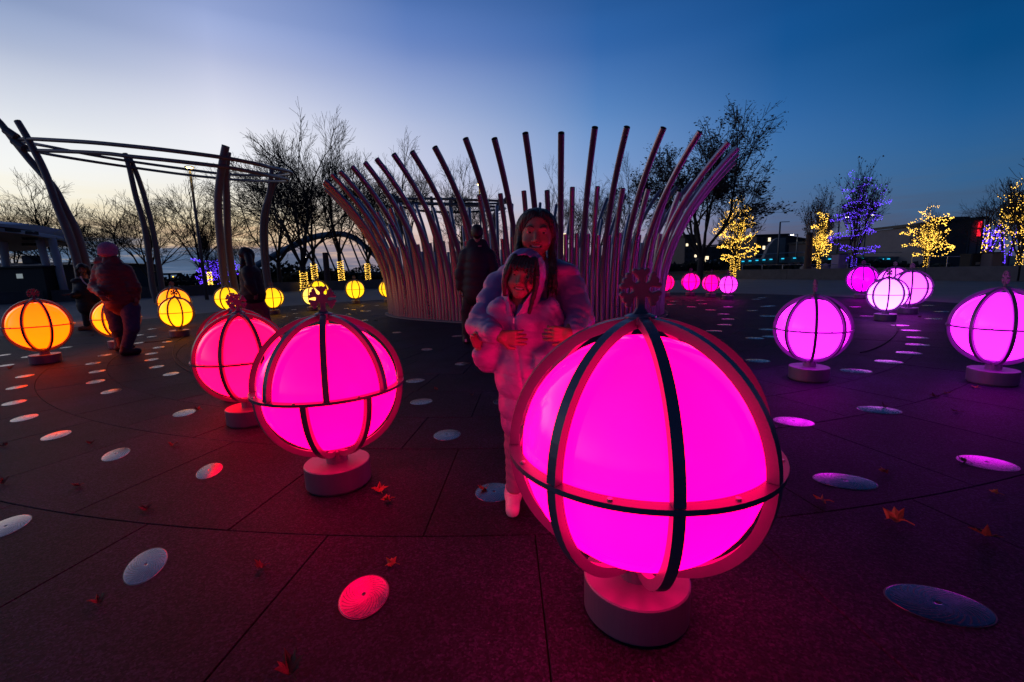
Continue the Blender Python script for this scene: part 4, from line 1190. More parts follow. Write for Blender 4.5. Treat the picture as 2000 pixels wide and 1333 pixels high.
# dark belt of bushes and far woods
def hedge(name, x0, x1, Y, h, seed, dens=3.0):
    rg = random.Random(seed); mb = MB(); L_ = x1 - x0
    n_ = int(L_ * dens * 10)
    for _ in range(n_):
        x = x0 + L_ * rg.random(); hh = h * (0.6 + 0.4 * math.sin(x * 0.35 + seed) * math.sin(x * 0.13) + 0.25 * rg.random())
        p = Vector((x, Y + rg.uniform(-1.5, 1.5), hh * rg.random() ** 0.7)); s_ = rg.uniform(0.12, 0.38)
        u = Vector((rg.uniform(-1, 1), rg.uniform(-1, 1), rg.uniform(-1, 1))).normalized(); v = u.orthogonal().normalized()
        mb.add([p + u * s_, p + v * s_, p - u * s_, p - v * s_], [(0, 1, 2, 3)])
    tag(link(name, mb.mesh(name, M_HEDGE)), kind='stuff')


hedge('bushes', -34, 4, 52, 1.9, 1, 9)
hedge('bushes', -95, -30, 75, 3.0, 2, 5)
hedge('far_woods', -70, 40, 130, 3.6, 3, 5)
hedge('bushes', 4, 26, 52, 2.2, 4, 8)
hedge('far_woods', 38, 120, 150, 7.0, 5, 4)
hedge('bushes', 22, 42, 44, 1.1, 6, 7)


# ------------------------------------------------------------------ people
M_SKIN = mat('skin', (0.24, 0.125, 0.08), 0.5, vary=0.06, scale=20, sss=0.12)
M_HAIR = mat('black_hair', (0.012, 0.009, 0.008), 0.42, bump=0.5, bscale=260, stretch=(1, 1, 0.12))
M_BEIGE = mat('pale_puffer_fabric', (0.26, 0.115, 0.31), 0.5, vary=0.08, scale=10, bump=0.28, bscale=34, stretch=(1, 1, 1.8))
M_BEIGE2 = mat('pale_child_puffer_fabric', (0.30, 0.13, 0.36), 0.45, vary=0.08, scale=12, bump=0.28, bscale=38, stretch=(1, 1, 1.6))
M_EYE = mat('eye_white', (0.34, 0.32, 0.31), 0.2)
M_IRIS = mat('dark_iris', (0.012, 0.008, 0.006), 0.1)
M_LIP = mat('lip', (0.30, 0.10, 0.09), 0.4)
M_TEETH = mat('teeth', (0.55, 0.52, 0.50), 0.25)
M_BLK = mat('black_coat_fabric', (0.014, 0.015, 0.02), 0.65, bump=0.2, bscale=200)
M_REDC = mat('dark_red_puffer_fabric', (0.16, 0.030, 0.035), 0.6, vary=0.1, scale=9, bump=0.15, bscale=240)
M_JEANS = mat('blue_jeans', (0.055, 0.075, 0.15), 0.8, vary=0.2, scale=14, bump=0.3, bscale=300)
M_DPANT = mat('dark_trousers', (0.02, 0.02, 0.024), 0.8)
M_MPANT = mat('mauve_trousers', (0.20, 0.07, 0.10), 0.8, vary=0.1)
M_BEANIE = mat('pink_knit_beanie', (0.46, 0.27, 0.40), 0.9, vary=0.25, scale=60, bump=0.8, bscale=160)
M_SHOE = mat('white_shoe', (0.6, 0.56, 0.58), 0.5, vary=0.1, scale=30)
M_SHOED = mat('dark_shoe', (0.02, 0.02, 0.022), 0.6)
M_TAN = mat('tan_boot', (0.20, 0.13, 0.07), 0.7)
M_LEGG = mat('pale_leggings', (0.20, 0.15, 0.22), 0.75, vary=0.08)
M_ZIP = mat('zip_metal', (0.7, 0.7, 0.72), 0.3, 0.9)


def V(*a): return np.array(a, float)


def bounds(p):
    if p[0] == 'c':
        a, b = np.array(p[1]), np.array(p[2])
        return np.minimum(a - p[3], b - p[4]) - 0.008, np.maximum(a + p[3], b + p[4]) + 0.008
    return np.array(p[1]) - np.array(p[2]), np.array(p[1]) + np.array(p[2])


def pf(p):
    if p[0] == 'c': return lambda X, Y, Z: cap(X, Y, Z, p[1], p[2], p[3], p[4], *(p[5:]))
    return lambda X, Y, Z: ell(X, Y, Z, p[1], p[2])


def build(parts, k, h, name, m_, origin, extra=None, adapt=0.0, cut=None):
    """parts: ('c', a, b, ra, rb[, puff, period]) limbs and ('e', centre, radii) lumps, joined smoothly"""
    bb = [bounds(p) for p in parts]
    lo = np.min([b[0] for b in bb], axis=0); hi = np.max([b[1] for b in bb], axis=0)
    loc = [(b[0], b[1], pf(p), k) for b, p in zip(bb, parts)]

    def post(d, X, Y, Z):
        if extra is not None: d = d + extra(X, Y, Z)
        if cut is not None: d = np.maximum(d, cut(X, Y, Z))
        return d
    return grid_mesh(None, lo, hi, h, name, m_, origin, adapt, local=loc, post=post)


def frame(c, yaw=0.0, roll=0.0, pitch=0.0):
    """head frame: x to the picture's right, y towards the face's front, z up; yaw 0 looks at the camera (-Y)"""
    R = Matrix.Rotation(yaw, 3, 'Z') @ Matrix.Rotation(roll, 3, 'Y') @ Matrix.Rotation(pitch, 3, 'X')
    fx, fz = R @ Vector((1, 0, 0)), R @ Vector((0, 0, 1)); fy = R @ Vector((0, -1, 0))
    c = Vector(c)
    return lambda x, y, z: tuple(c + fx * x + fy * y + fz * z), (np.array(c), np.array(fx), np.array(fy), np.array(fz))


def head_sdf(F, s=1.0, smile=1.0, open_=0.0):
    c, fx, fy, fz = F

    def loc(X, Y, Z):
        a, b, e = X - c[0], Y - c[1], Z - c[2]
        return ((a * fx[0] + b * fx[1] + e * fx[2]) / s, (a * fy[0] + b * fy[1] + e * fy[2]) / s, (a * fz[0] + b * fz[1] + e * fz[2]) / s)

    def fn(X, Y, Z):
        x, y, z = loc(X, Y, Z)
        d = ell(x, y, z, (0, -0.012, 0.030), (0.071, 0.086, 0.082))             # skull
        d = smin(d, ell(x, y, z, (0, 0.026, -0.026), (0.063, 0.052, 0.060)), 0.03)   # face mass
        d = smin(d, ell(x, y, z, (0, 0.052, -0.079), (0.022, 0.018, 0.014)), 0.03)   # chin
        for sg in (-1, 1):
            d = smin(d, ell(x, y, z, (sg * 0.036, 0.056, -0.030), (0.019, 0.014, 0.015)), 0.018)   # cheeks, raised by the smile
            d = smin(d, ell(x, y, z, (sg * 0.026, 0.072, 0.026), (0.018, 0.006, 0.006)), 0.014)    # brow ridge
            so = ell(x, y, z, (sg * 0.029, 0.088, 0.010), (0.016, 0.013, 0.010))
            d = -smin(-d, so, 0.012)                                                               # eye socket
            d = smin(d, ell(x, y, z, (sg * 0.029, 0.066, 0.014), (0.014, 0.010, 0.006)), 0.006)    # upper lid
            d = smin(d, ell(x, y, z, (sg * 0.073, -0.006, -0.004), (0.008, 0.016, 0.027)), 0.006)  # ear
        d = smin(d, cap(x, y, z, (0, 0.070, 0.016), (0, 0.090, -0.022), 0.006, 0.0105), 0.010)     # nose bridge and tip
        for sg in (-1, 1): d = smin(d, ell(x, y, z, (sg * 0.011, 0.080, -0.026), (0.008, 0.008, 0.006)), 0.006)
        # mouth: a curved slot between lips
        zc = -0.050 + smile * 7.0 * x * x
        wslot = 0.0030 + 0.0026 * smile + open_
        slot = np.sqrt((np.maximum(np.abs(x) - 0.018, 0)) ** 2 + ((z - zc) * 1.0) ** 2 + (np.maximum(0.066 - y, 0)) ** 2) - wslot
        d = -smin(-d, slot, 0.004)
        # neck
        d = smin(d, cap(x, y, z, (0, -0.022, -0.05), (0, -0.03, -0.15), 0.038, 0.044), 0.02)
        return d * s
    return fn, loc


def face_bits(pt, F, root, s, lid=0.75, teeth=True, open_=0.0, smile=1.0, brows=True):
    """eyes, lips, teeth and brows as parts under the body"""
    def sph(c, r, m_, name, n=12, sc=(1, 1, 1)):
        cc = Vector(pt(*c)) - Vector(root.location)
        fx, fy, fz = [Vector(v) for v in F[1:]]
        mb = MB(); vs = []; pr = [(math.sin(a * PI / 8), -math.cos(a * PI / 8)) for a in range(9)]
        mb.lathe(pr, n)
        mb.v = [tuple(cc + (fx * x * sc[0] + fy * y * sc[1] + fz * z * sc[2]) * r) for x, y, z in mb.v]
        return link(name, mb.mesh(name, m_, True), root)
    for sg in (-1, 1):
        e = sph((sg * 0.029 * s, 0.0665 * s, 0.0085 * s), 0.0120 * s, M_EYE, 'eye', sc=(1.05, 0.8, 0.62 * lid))
        sph((sg * 0.029 * s, 0.0725 * s, 0.0085 * s), 0.0070 * s, M_IRIS, 'iris', sc=(1, 0.62, 0.98 * lid))
        if brows:
            mb = MB(); pts_ = [Vector(pt(sg * x * s, y * s, z * s)) - Vector(root.location) for x, y, z in ((0.014, 0.079, 0.029), (0.026, 0.0795, 0.034), (0.038, 0.073, 0.033), (0.046, 0.064, 0.027))]
            mb.tube(smoothline(pts_, 3), [0.0023 * s] * 9 + [0.0010 * s], 6)
            link('eyebrow', mb.mesh('eyebrow', M_HAIR, True), root)
    loc = Vector(root.location)
    def arc(y, dz, w, n=9, curve=7.0):
        return [Vector(pt(x * s, (y - 5.5 * x * x) * s, (-0.050 + smile * curve * x * x + dz) * s)) - loc for x in [(-w + 2 * w * i / (n - 1)) for i in range(n)]]
    up_ = 0.0040 + 0.0028 * smile + open_
    if teeth:
        a, b = arc(0.0712, 0.0042 + open_, 0.019), arc(0.0702, -0.0026 + open_ * 0.55, 0.015)
        mb = MB(); mb.add(a + b, [(i, i + 1, 9 + i + 1, 9 + i) for i in range(8)])
        link('teeth', mb.mesh('teeth', M_TEETH, True), root)
    for dz, r in ((up_, 0.0034), (-up_ - 0.001, 0.0045)):
        pts_ = arc(0.0765, dz, 0.025, curve=7.0 if dz > 0 else 8.5)
        link('lip', MB().tube(pts_, [r * s * (0.35 + 0.65 * math.sin(PI * i / 8)) for i in range(9)], 8).mesh('lip', M_LIP, True), root)


def hand_parts(wrist, aim, palmn, s=1.0, curl=0.5, thumb=1):
    """palm and five bent fingers; aim = direction of the fingers, palmn = direction the palm faces"""
    w = Vector(wrist); a = Vector(aim).normalized(); n_ = Vector(palmn); n_ = (n_ - a * n_.dot(a)).normalized(); sd = a.cross(n_) * thumb
    out = []
    P0 = w + a * 0.035 * s
    for i in range(4):
        o_ = sd * (0.028 - 0.0190 * i) * s
        k0 = w + a * 0.068 * s + o_
        out.append(('c', tuple(w + a * 0.01 * s + o_ * 0.6), tuple(k0), 0.0145 * s, 0.0115 * s))
        L_ = (0.066, 0.074, 0.069, 0.053)[i] * s; d = a.copy(); p = k0
        rr = (0.0088, 0.0092, 0.0088, 0.0076)[i] * s
        fan = sd * (0.11 - 0.075 * i)
        for j, f in enumerate((0.45, 0.30, 0.25)):
            an = curl * (0.55, 0.85, 0.55)[j] * (1 + 0.12 * i)
            d = (d * math.cos(an) + n_ * math.sin(an)).normalized()
            ndir = (d + fan * 0.6).normalized()
            q = p + ndir * L_ * f
            out.append(('c', tuple(p), tuple(q), rr * (1 - 0.08 * j), rr * (0.93 - 0.08 * j))); p = q
            n_ = (n_ - d * n_.dot(d)).normalized() if (n_ - d * n_.dot(d)).length > 1e-3 else n_
        n_ = Vector(palmn); n_ = (n_ - a * n_.dot(a)).normalized()
    t0 = w + a * 0.018 * s + sd * 0.026 * s; t1 = t0 + (a * 0.6 + sd * 0.75 + n_ * 0.25).normalized() * 0.034 * s; t2 = t1 + (a * 0.95 + sd * 0.12 + n_ * 0.3).normalized() * 0.032 * s
    out += [('c', tuple(t0), tuple(t1), 0.0135 * s, 0.0100 * s), ('c', tuple(t1), tuple(t2), 0.0098 * s, 0.0082 * s)]
    return out


def W3(px, py, Y): return tuple(P(px, py, Y))


# ---- the older girl, behind, arms round the child
g1 = thing('person', 'older girl in a pale puffer jacket hugging the younger child from behind, smiling', 'person', (0.13, 2.22, 0))
O1 = tuple(g1.location)
hc1 = P(1048, 458, 2.12)
pt1, F1 = frame(hc1, yaw=-0.05, roll=0.07, pitch=0.10)
S1 = 1.06
hf, _ = head_sdf(F1, S1, smile=1.0)
LW, RW = P(978, 658, 1.80), P(1110, 652, 1.80)
hands = hand_parts(LW, (1, -0.12, -0.10), (0.1, 1, 0.05), 0.84, 0.50, -1)
hands2 = hand_parts(RW, (-1, -0.08, 0.02), (-0.1, 1, 0.05), 0.84, 0.62, 1)
shl, shr = P(978, 560, 2.16), P(1110, 556, 2.16)
elb, erb = P(944, 636, 2.00), P(1128, 622, 2.0)
body_parts = hands + [('c', tuple(elb), tuple(LW), 0.03, 0.024)] + hands2 + [('c', tuple(erb), tuple(RW), 0.03, 0.024)]
body_parts += [('c', tuple(shl), tuple(elb), 0.04, 0.033), ('c', tuple(shr), tuple(erb), 0.04, 0.033)]
torso1 = [('c', (0.13, 2.2, 0.78), (0.12, 2.19, 1.04), 0.10, 0.09), ('c', (-0.02, 2.17, 1.02), (0.26, 2.17, 1.02), 0.05, 0.05),
          ('c', (0.12, 2.18, 1.04), tuple(Vector(hc1) + Vector((0, 0.03, -0.10))), 0.05, 0.045),
          ('c', (0.07, 2.2, 0.75), (0.06, 2.2, 0.08), 0.07, 0.04), ('c', (0.2, 2.2, 0.75), (0.21, 2.2, 0.08), 0.07, 0.04)]


def body_mesh(parts, hf, F, k, h, name, origin, hk=0.01, m_=None):
    bb = [bounds(p) for p in parts]
    lo = np.minimum(np.min([b[0] for b in bb], axis=0), F[0] - 0.14); hi = np.maximum(np.max([b[1] for b in bb], axis=0), F[0] + 0.14)
    loc = [(F[0] - 0.13 - np.array([0, 0, 0.06]), F[0] + 0.13, hf, 0)] + [(b[0], b[1], pf(p), min(k, 0.4 * max(p[3], p[4]))) for b, p in zip(bb, parts)]
    return grid_mesh(None, lo, hi, h, name, m_ or M_SKIN, origin, 0.0, local=loc)


b1 = link('body', body_mesh(body_parts + torso1, hf, F1, 0.010, 0.0036, 'body', O1), g1)
face_bits(pt1, F1, g1, S1, lid=0.62)
# hair: parted cap and long strands down the shoulders
c1 = F1[0]


def strand(pts, r0, r1):
    pts = smoothline(pts, 4); n_ = len(pts)
    return [('c', tuple(pts[i]), tuple(pts[i + 1]), r0 + (r1 - r0) * i / n_, r0 + (r1 - r0) * (i + 1) / n_) for i in range(n_ - 1)]


hp = []
for sg in (-1, 1):
    hp += strand([pt1(sg * 0.02, 0.045, 0.092), pt1(sg * 0.056, 0.038, 0.066), pt1(sg * 0.076, 0.018, 0.0), pt1(sg * 0.078, 0.010, -0.08), pt1(sg * 0.086, 0.062, -0.16), pt1(sg * 0.092, 0.098, -0.23)], 0.016, 0.007)
    hp += strand([pt1(sg * 0.03, -0.02, 0.085), pt1(sg * 0.070, -0.02, 0.04), pt1(sg * 0.080, -0.03, -0.06), pt1(sg * 0.082, -0.01, -0.14), pt1(sg * 0.084, 0.02, -0.20)], 0.027, 0.012)
hp += strand([pt1(0, -0.05, 0.060), pt1(0, -0.10, 0.0), pt1(0, -0.10, -0.12), pt1(0, -0.09, -0.22)], 0.055, 0.045)


def hair_mesh(parts, F, s, h, origin, rr=(0.084, 0.098, 0.096), face=(0.062, 0.105, 0.084), wave=0.0018, kk=0.022, fz=-0.030, low=-0.07):
    bb = [bounds(p) for p in parts]
    lo = np.minimum(np.min([b[0] for b in bb], axis=0), F[0] - 0.13 * s); hi = np.maximum(np.max([b[1] for b in bb], axis=0), F[0] + 0.14 * s)
    c, fx, fy, fz_ = F

    def lc(X, Y, Z):
        a, b, e = X - c[0], Y - c[1], Z - c[2]
        return (a * fx[0] + b * fx[1] + e * fx[2]) / s, (a * fy[0] + b * fy[1] + e * fy[2]) / s, (a * fz_[0] + b * fz_[1] + e * fz_[2]) / s

    def capf(X, Y, Z):
        x, y, z = lc(X, Y, Z)
        d = ell(x, y, z, (0, -0.012, 0.028), rr)
        f = ell(x, y, z, (0, 0.10, fz), face)
        return np.maximum(np.maximum(d, -f), low - z) * s

    def post(d, X, Y, Z):
        x, y, z = lc(X, Y, Z)
        ang = np.arctan2(x, y + 0.02)
        return d + wave * np.sin(ang * 46 + 3 * np.sin(z * 40)) + wave * 0.8 * np.sin(x * 900 + 4 * np.sin(z * 22))
    loc = [(F[0] - 0.125 * s, F[0] + 0.135 * s, capf, 0)] + [(b[0], b[1], pf(p), kk) for b, p in zip(bb, parts)]
    return grid_mesh(None, lo, hi, h, 'hair', M_HAIR, origin, local=loc, post=post)


for q in range(14):
    sg = 1 if q % 2 else -1; a_, b_ = rnd.uniform(-0.02, 0.022), rnd.uniform(-0.07, 0.05)
    hp += strand([pt1(sg * 0.070, 0.01 + a_ * 0.5, 0.02), pt1(sg * (0.078 + a_ * 0.4), 0.03 + a_, -0.08), pt1(sg * (0.086 + a_), 0.075 + a_ * 0.6, -0.15), pt1(sg * (0.088 + a_ * 1.6), 0.108, -0.22 + b_)], 0.0070, 0.0028)
link('hair', hair_mesh(hp, F1, S1, 0.0036, O1, rr=(0.0755, 0.092, 0.0835), face=(0.070, 0.122, 0.100), kk=0.012, fz=-0.024, wave=0.0010), g1)
# jacket
jp = [('c', (0.13, 2.22, 0.80), (0.12, 2.21, 1.00), 0.155, 0.145, 0.003, 0.085), ('c', (-0.02, 2.20, 1.015), (0.255, 2.20, 1.015), 0.076, 0.076),
      ('c', tuple(shl), tuple(elb), 0.078, 0.074, 0.003, 0.075), ('c', tuple(elb), tuple(Vector(LW) + Vector((-0.030, 0.02, 0.01))), 0.070, 0.042, 0.003, 0.055),
      ('c', tuple(shr), tuple(erb), 0.074, 0.070, 0.003, 0.075), ('c', tuple(erb), tuple(Vector(RW) + Vector((0.034, 0.02, 0.0))), 0.066, 0.040, 0.003, 0.055),
      ('c', (0.03, 2.17, 1.085), (0.22, 2.17, 1.085), 0.044, 0.046, 0.006, 0.05), ('e', (0.245, 2.13, 1.065), (0.070, 0.06, 0.042)), ('e', (0.01, 2.13, 1.07), (0.06, 0.06, 0.036))]
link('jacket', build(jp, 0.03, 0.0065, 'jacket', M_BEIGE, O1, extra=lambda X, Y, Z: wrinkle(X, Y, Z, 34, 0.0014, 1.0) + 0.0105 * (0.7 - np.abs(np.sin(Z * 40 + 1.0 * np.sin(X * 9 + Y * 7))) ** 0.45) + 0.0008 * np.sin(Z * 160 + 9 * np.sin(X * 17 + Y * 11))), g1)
tp = [('c', (0.06, 2.22, 0.78), (0.05, 2.22, 0.42), 0.082, 0.062), ('c', (0.05, 2.22, 0.42), (0.05, 2.24, 0.1), 0.06, 0.045), ('c', (0.20, 2.22, 0.78), (0.21, 2.22, 0.42), 0.082, 0.062), ('c', (0.21, 2.22, 0.42), (0.22, 2.24, 0.1), 0.06, 0.045)]
link('trousers', build(tp, 0.03, 0.01, 'trousers', M_DPANT, O1), g1)
for x in (0.05, 0.22):
    link('shoe', build([('c', (x, 2.27, 0.04), (x, 2.12, 0.035), 0.038, 0.034), ('c', (x, 2.25, 0.08), (x, 2.25, 0.05), 0.04, 0.04)], 0.02, 0.008, 'shoe', M_SHOE, O1, cut=lambda X, Y, Z: -Z), g1)

# ---- the child in front
Yc = 1.96
foot = G(1003, 992)
g2 = thing('person', 'small child in a hooded pale pink puffer coat held in front by the older girl', 'person', (0.05, 1.96, 0))
O2 = tuple(g2.location)
hc2 = P(1022, 541, 1.93)
pt2, F2 = frame(hc2, yaw=-0.18, roll=0.20, pitch=0.05)
S2 = 0.93
hf2, _ = head_sdf(F2, S2, smile=0.8)
LW2 = P(930, 672, 1.93); LE2 = P(952, 700, 1.98); LS2 = P(978, 612, 1.97)
hands3 = hand_parts(P(933, 676, 1.92), (-0.15, -0.25, 1), (0.6, -0.8, 0.0), 0.70, 0.75, 1)
torso2 = [('c', (0.05, 1.97, 0.50), (0.055, 1.97, 0.84), 0.08, 0.075), ('c', (0.05, 1.97, 0.86), tuple(Vector(hc2) + Vector((0.0, 0.02, -0.09))), 0.04, 0.04),
          ('c', tuple(LS2), tuple(LE2), 0.03, 0.026), ('c', tuple(LE2), tuple(P(936, 684, 1.93)), 0.024, 0.02),
          ('c', (0.012, 1.97, 0.50), (0.0, 1.96, 0.28), 0.05, 0.036), ('c', (0.0, 1.96, 0.28), (-0.012, 1.93, 0.07), 0.034, 0.026),
          ('c', (0.10, 1.97, 0.50), (0.12, 1.97, 0.28), 0.05, 0.036), ('c', (0.12, 1.97, 0.28), (0.13, 1.99, 0.07), 0.034, 0.026)]
link('body', body_mesh(hands3 + torso2, hf2, F2, 0.010, 0.0036, 'body', O2), g2)
face_bits(pt2, F2, g2, S2, lid=0.42, smile=0.8)
hp2 = []
s = S2
for i in range(9):          # fringe falling over the forehead and one eye
    x0 = -0.050 + 0.0125 * i
    hp2 += strand([pt2(x0 * 0.8 * s, 0.055 * s, 0.088 * s), pt2(x0 * 1.0 * s, 0.082 * s, 0.052 * s), pt2((x0 * 1.15 + (0.006 if i % 2 else -0.003)) * s, 0.082 * s, (0.044 - 0.010 * (i % 3) + (-0.05 if i >= 7 else 0) + (-0.03 if i == 0 else 0)) * s)], 0.0065, 0.0024)
hp2 += strand([pt2(0.020 * s, 0.075 * s, 0.07 * s), pt2(0.040 * s, 0.088 * s, 0.02 * s), pt2(0.030 * s, 0.086 * s, -0.02 * s), pt2(0.046 * s, 0.075 * s, -0.06 * s)], 0.005, 0.003)
for sg, ln in ((-1, -0.09), (1, -0.15)):
    hp2 += strand([pt2(sg * 0.045 * s, 0.05 * s, 0.085 * s), pt2(sg * 0.068 * s, 0.058 * s, 0.02 * s), pt2(sg * 0.070 * s, 0.055 * s, -0.05 * s), pt2(sg * 0.062 * s, 0.050 * s, ln * s)], 0.015, 0.007)
link('hair', hair_mesh(hp2, F2, S2, 0.0034, O2, kk=0.005, wave=0.0010, rr=(0.078, 0.094, 0.087), face=(0.060, 0.112, 0.080)), g2)
# hood round the head: a shell open at the face, running down to the zip
cH, fxH, fyH, fzH = F2


def hood(X, Y, Z):
    a, b, e = X - cH[0], Y - cH[1], Z - cH[2]
    x, y, z = (a * fxH[0] + b * fxH[1] + e * fxH[2]) / s, (a * fyH[0] + b * fyH[1] + e * fyH[2]) / s, (a * fzH[0] + b * fzH[1] + e * fzH[2]) / s
    out = ell(x, y, z, (0, -0.012, 0.020), (0.098, 0.112, 0.110)); inn = ell(x, y, z, (0, -0.005, 0.020), (0.088, 0.102, 0.099))
    out = smin(out, cap(x, y, z, (0, -0.02, -0.04), (0.0, -0.02, -0.15), 0.094, 0.088), 0.03)
    inn = smin(inn, cap(x, y, z, (0, -0.012, -0.05), (0.0, -0.012, -0.17), 0.074, 0.060), 0.03)
    op = smin(ell(x, y, z, (0, 0.125, 0.004), (0.092, 0.128, 0.112)), cap(x, y, z, (0, 0.12, -0.05), (-0.004, 0.13, -0.15), 0.066, 0.040), 0.02)
    op = np.minimum(op, np.maximum(np.maximum(np.abs(x + 0.004) - (0.060 - 0.42 * np.clip(-0.05 - z, 0, 0.12)), 0.012 - y), z + 0.03))
    d = np.maximum(np.maximum(out, -inn), -op)
    # rolled rim
    return d * s + 0.0012 * np.sin(x * 160 + 5 * np.sin(z * 30))


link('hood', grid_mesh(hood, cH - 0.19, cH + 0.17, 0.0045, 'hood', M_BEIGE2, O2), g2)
zc = P(1003, 621, 1.86)
cp = [('c', (0.05, 1.98, 0.60), (0.06, 1.985, 0.845), 0.125, 0.110, 0.008, 0.10), ('c', (0.045, 1.975, 0.40), (0.05, 1.98, 0.62), 0.108, 0.122, 0.006, 0.12),
      ('c', (-0.05, 1.98, 0.875), (0.16, 1.98, 0.875), 0.062, 0.066), ('e', tuple(P(980, 596, 1.94)), (0.044, 0.045, 0.036)), ('e', tuple(P(1076, 602, 1.93)), (0.042, 0.05, 0.042)),
      ('c', tuple(LS2), tuple(LE2), 0.060, 0.055, 0.006, 0.06), ('c', tuple(LE2), tuple(P(939, 692, 1.94)), 0.052, 0.036),
      ('c', (0.16, 1.98, 0.86), (0.205, 1.93, 0.74), 0.064, 0.058, 0.006, 0.06), ('c', (0.205, 1.93, 0.74), (0.13, 1.84, 0.70), 0.056, 0.045)]


def vneck(X, Y, Z):     # the open collar above the zip
    t_ = np.clip((Z - zc.z) / 0.12, 0, 1)
    wv = 0.003 + 0.034 * t_
    return -np.maximum(np.maximum(np.abs(X - (zc.x + 0.006)) - wv, Y - 1.93), zc.z - Z)


def childextra(X, Y, Z):
    zip_ = 0.006 * np.exp(-((X - zc.x - (zc.z - Z) * 0.10) / 0.006) ** 2) * (Z < zc.z + 0.01) * (Y < 1.96)
    fold = 0.0040 * np.sin((Z * 1.0 + np.abs(X - 0.05) * 0.9) * 95 + 3 * np.sin(X * 30)) * np.clip((X - zc.x) * 14, 0, 1) * (Z > 0.62)
    return wrinkle(X, Y, Z, 38, 0.0014, 4.0) + zip_ + fold * 0.8 + 0.0075 * (0.7 - np.abs(np.sin(Z * 30 + 0.8 * np.sin(X * 8))) ** 0.4)


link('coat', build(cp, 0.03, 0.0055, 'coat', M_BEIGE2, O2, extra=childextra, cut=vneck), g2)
link('zip_pull', MB().box(Vector((zc.x, zc.y - 0.012, zc.z - 0.010)) - Vector(O2), (0.006, 0.004, 0.024)).mesh('zip_pull', M_ZIP), g2)
legx = foot.x
lp2 = [('c', (0.012, 1.97, 0.42), (0.0, 1.96, 0.28), 0.062, 0.046), ('c', (0.0, 1.96, 0.28), (legx + 0.004, 1.94, 0.085), 0.045, 0.036),
       ('c', (0.10, 1.97, 0.42), (0.12, 1.97, 0.28), 0.062, 0.046), ('c', (0.12, 1.97, 0.28), (0.13, 2.0, 0.085), 0.045, 0.036)]
link('leggings', build(lp2, 0.02, 0.006, 'leggings', M_LEGG, O2, extra=lambda X, Y, Z: 0.0015 * np.sin(Z * 160 + 4 * np.sin(X * 40))), g2)
for fx_, fy_ in ((legx, 1.93), (0.13, 1.99)):
    sh = link('shoe', build([('c', (fx_, fy_ + 0.03, 0.040), (fx_ - 0.004, fy_ - 0.085, 0.030), 0.036, 0.031), ('c', (fx_, fy_ + 0.02, 0.085), (fx_, fy_ + 0.02, 0.05), 0.036, 0.038)], 0.02, 0.0045, 'shoe', M_SHOE, O2,
                           extra=lambda X, Y, Z: -0.0018 * (Z < 0.018), cut=lambda X, Y, Z: -Z + 0.001), g2)
    mbl = MB()
    for k in range(4): mbl.tube([(fx_ - 0.018 - O2[0], fy_ - 0.03 - k * 0.012 - O2[1], 0.068 - k * 0.006), (fx_ + 0.018 - O2[0], fy_ - 0.03 - k * 0.012 - O2[1], 0.068 - k * 0.006)], 0.0028, 5)
    link('laces', mbl.mesh('laces', M_SHOE), sh)

# ---- man in black, seen from behind
Ym = 6.75
f0 = G(915, 672); hm = P(932, 457, Ym)
g3 = thing('person', 'man in a black quilted jacket seen from behind, standing before the pipes', 'person', (P(930, 600, Ym).x, Ym, 0))
O3 = tuple(g3.location)


def Q(px, py, dy=0.0, Y0=Ym): return tuple(P(px, py, Y0 + dy))


ptm, Fm = frame(hm, yaw=PI, roll=0.0)
hfm, _ = head_sdf(Fm, 1.08, 0, 0)
bp3 = [('c', Q(930, 560), Q(932, 492), 0.13, 0.12), ('c', Q(932, 492), Q(932, 468), 0.06, 0.055), ('c', Q(912, 496), Q(952, 496), 0.06, 0.06), ('c', Q(920, 565), (Q(914, 640)[0], Ym, 0.1), 0.08, 0.045), ('c', Q(942, 565), (Q(940, 640)[0], Ym, 0.1), 0.08, 0.045)]
ha = hand_parts(Q(898, 566, -0.02), (0.15, -0.2, -1), (1, 0, 0), 1.0, 0.5, 1) + hand_parts(Q(966, 560, -0.15), (0, -0.3, -1), (-1, 0, 0), 1.0, 0.5, -1)
link('body', body_mesh(bp3 + ha, hfm, Fm, 0.02, 0.009, 'body', O3), g3)
link('hair', hair_mesh([('c', ptm(0, -0.04, 0.06), ptm(0, -0.06, -0.02), 0.07, 0.06)], Fm, 1.08, 0.008, O3, wave=0.001), g3)
jp3 = [('c', Q(931, 572), Q(932, 502), 0.215, 0.185, 0.010, 0.11), ('c', Q(911, 498), Q(953, 498), 0.095, 0.095), ('c', Q(920, 482), Q(944, 482), 0.075, 0.075), ('c', Q(923, 475), Q(941, 475), 0.062, 0.062),
       ('c', Q(908, 502), Q(899, 536), 0.085, 0.078, 0.008, 0.1), ('c', Q(899, 536), Q(898, 562, -0.02), 0.075, 0.06, 0.008, 0.1), ('c', Q(956, 502), Q(966, 532), 0.085, 0.078, 0.008, 0.1), ('c', Q(966, 532), Q(965, 556, -0.15), 0.075, 0.06, 0.008, 0.1)]
link('jacket', build(jp3, 0.05, 0.012, 'jacket', M_BLK, O3), g3)
lq = P(937, 484, Ym).z
link('chest_mark', MB().box((P(938, 482, Ym).x - O3[0], -0.13, P(938, 482, Ym).z), (0.05, 0.004, 0.018)).mesh('chest_mark', M_CONC), g3)
xl, xr = G(913, 668).x, Q(944, 600)[0]
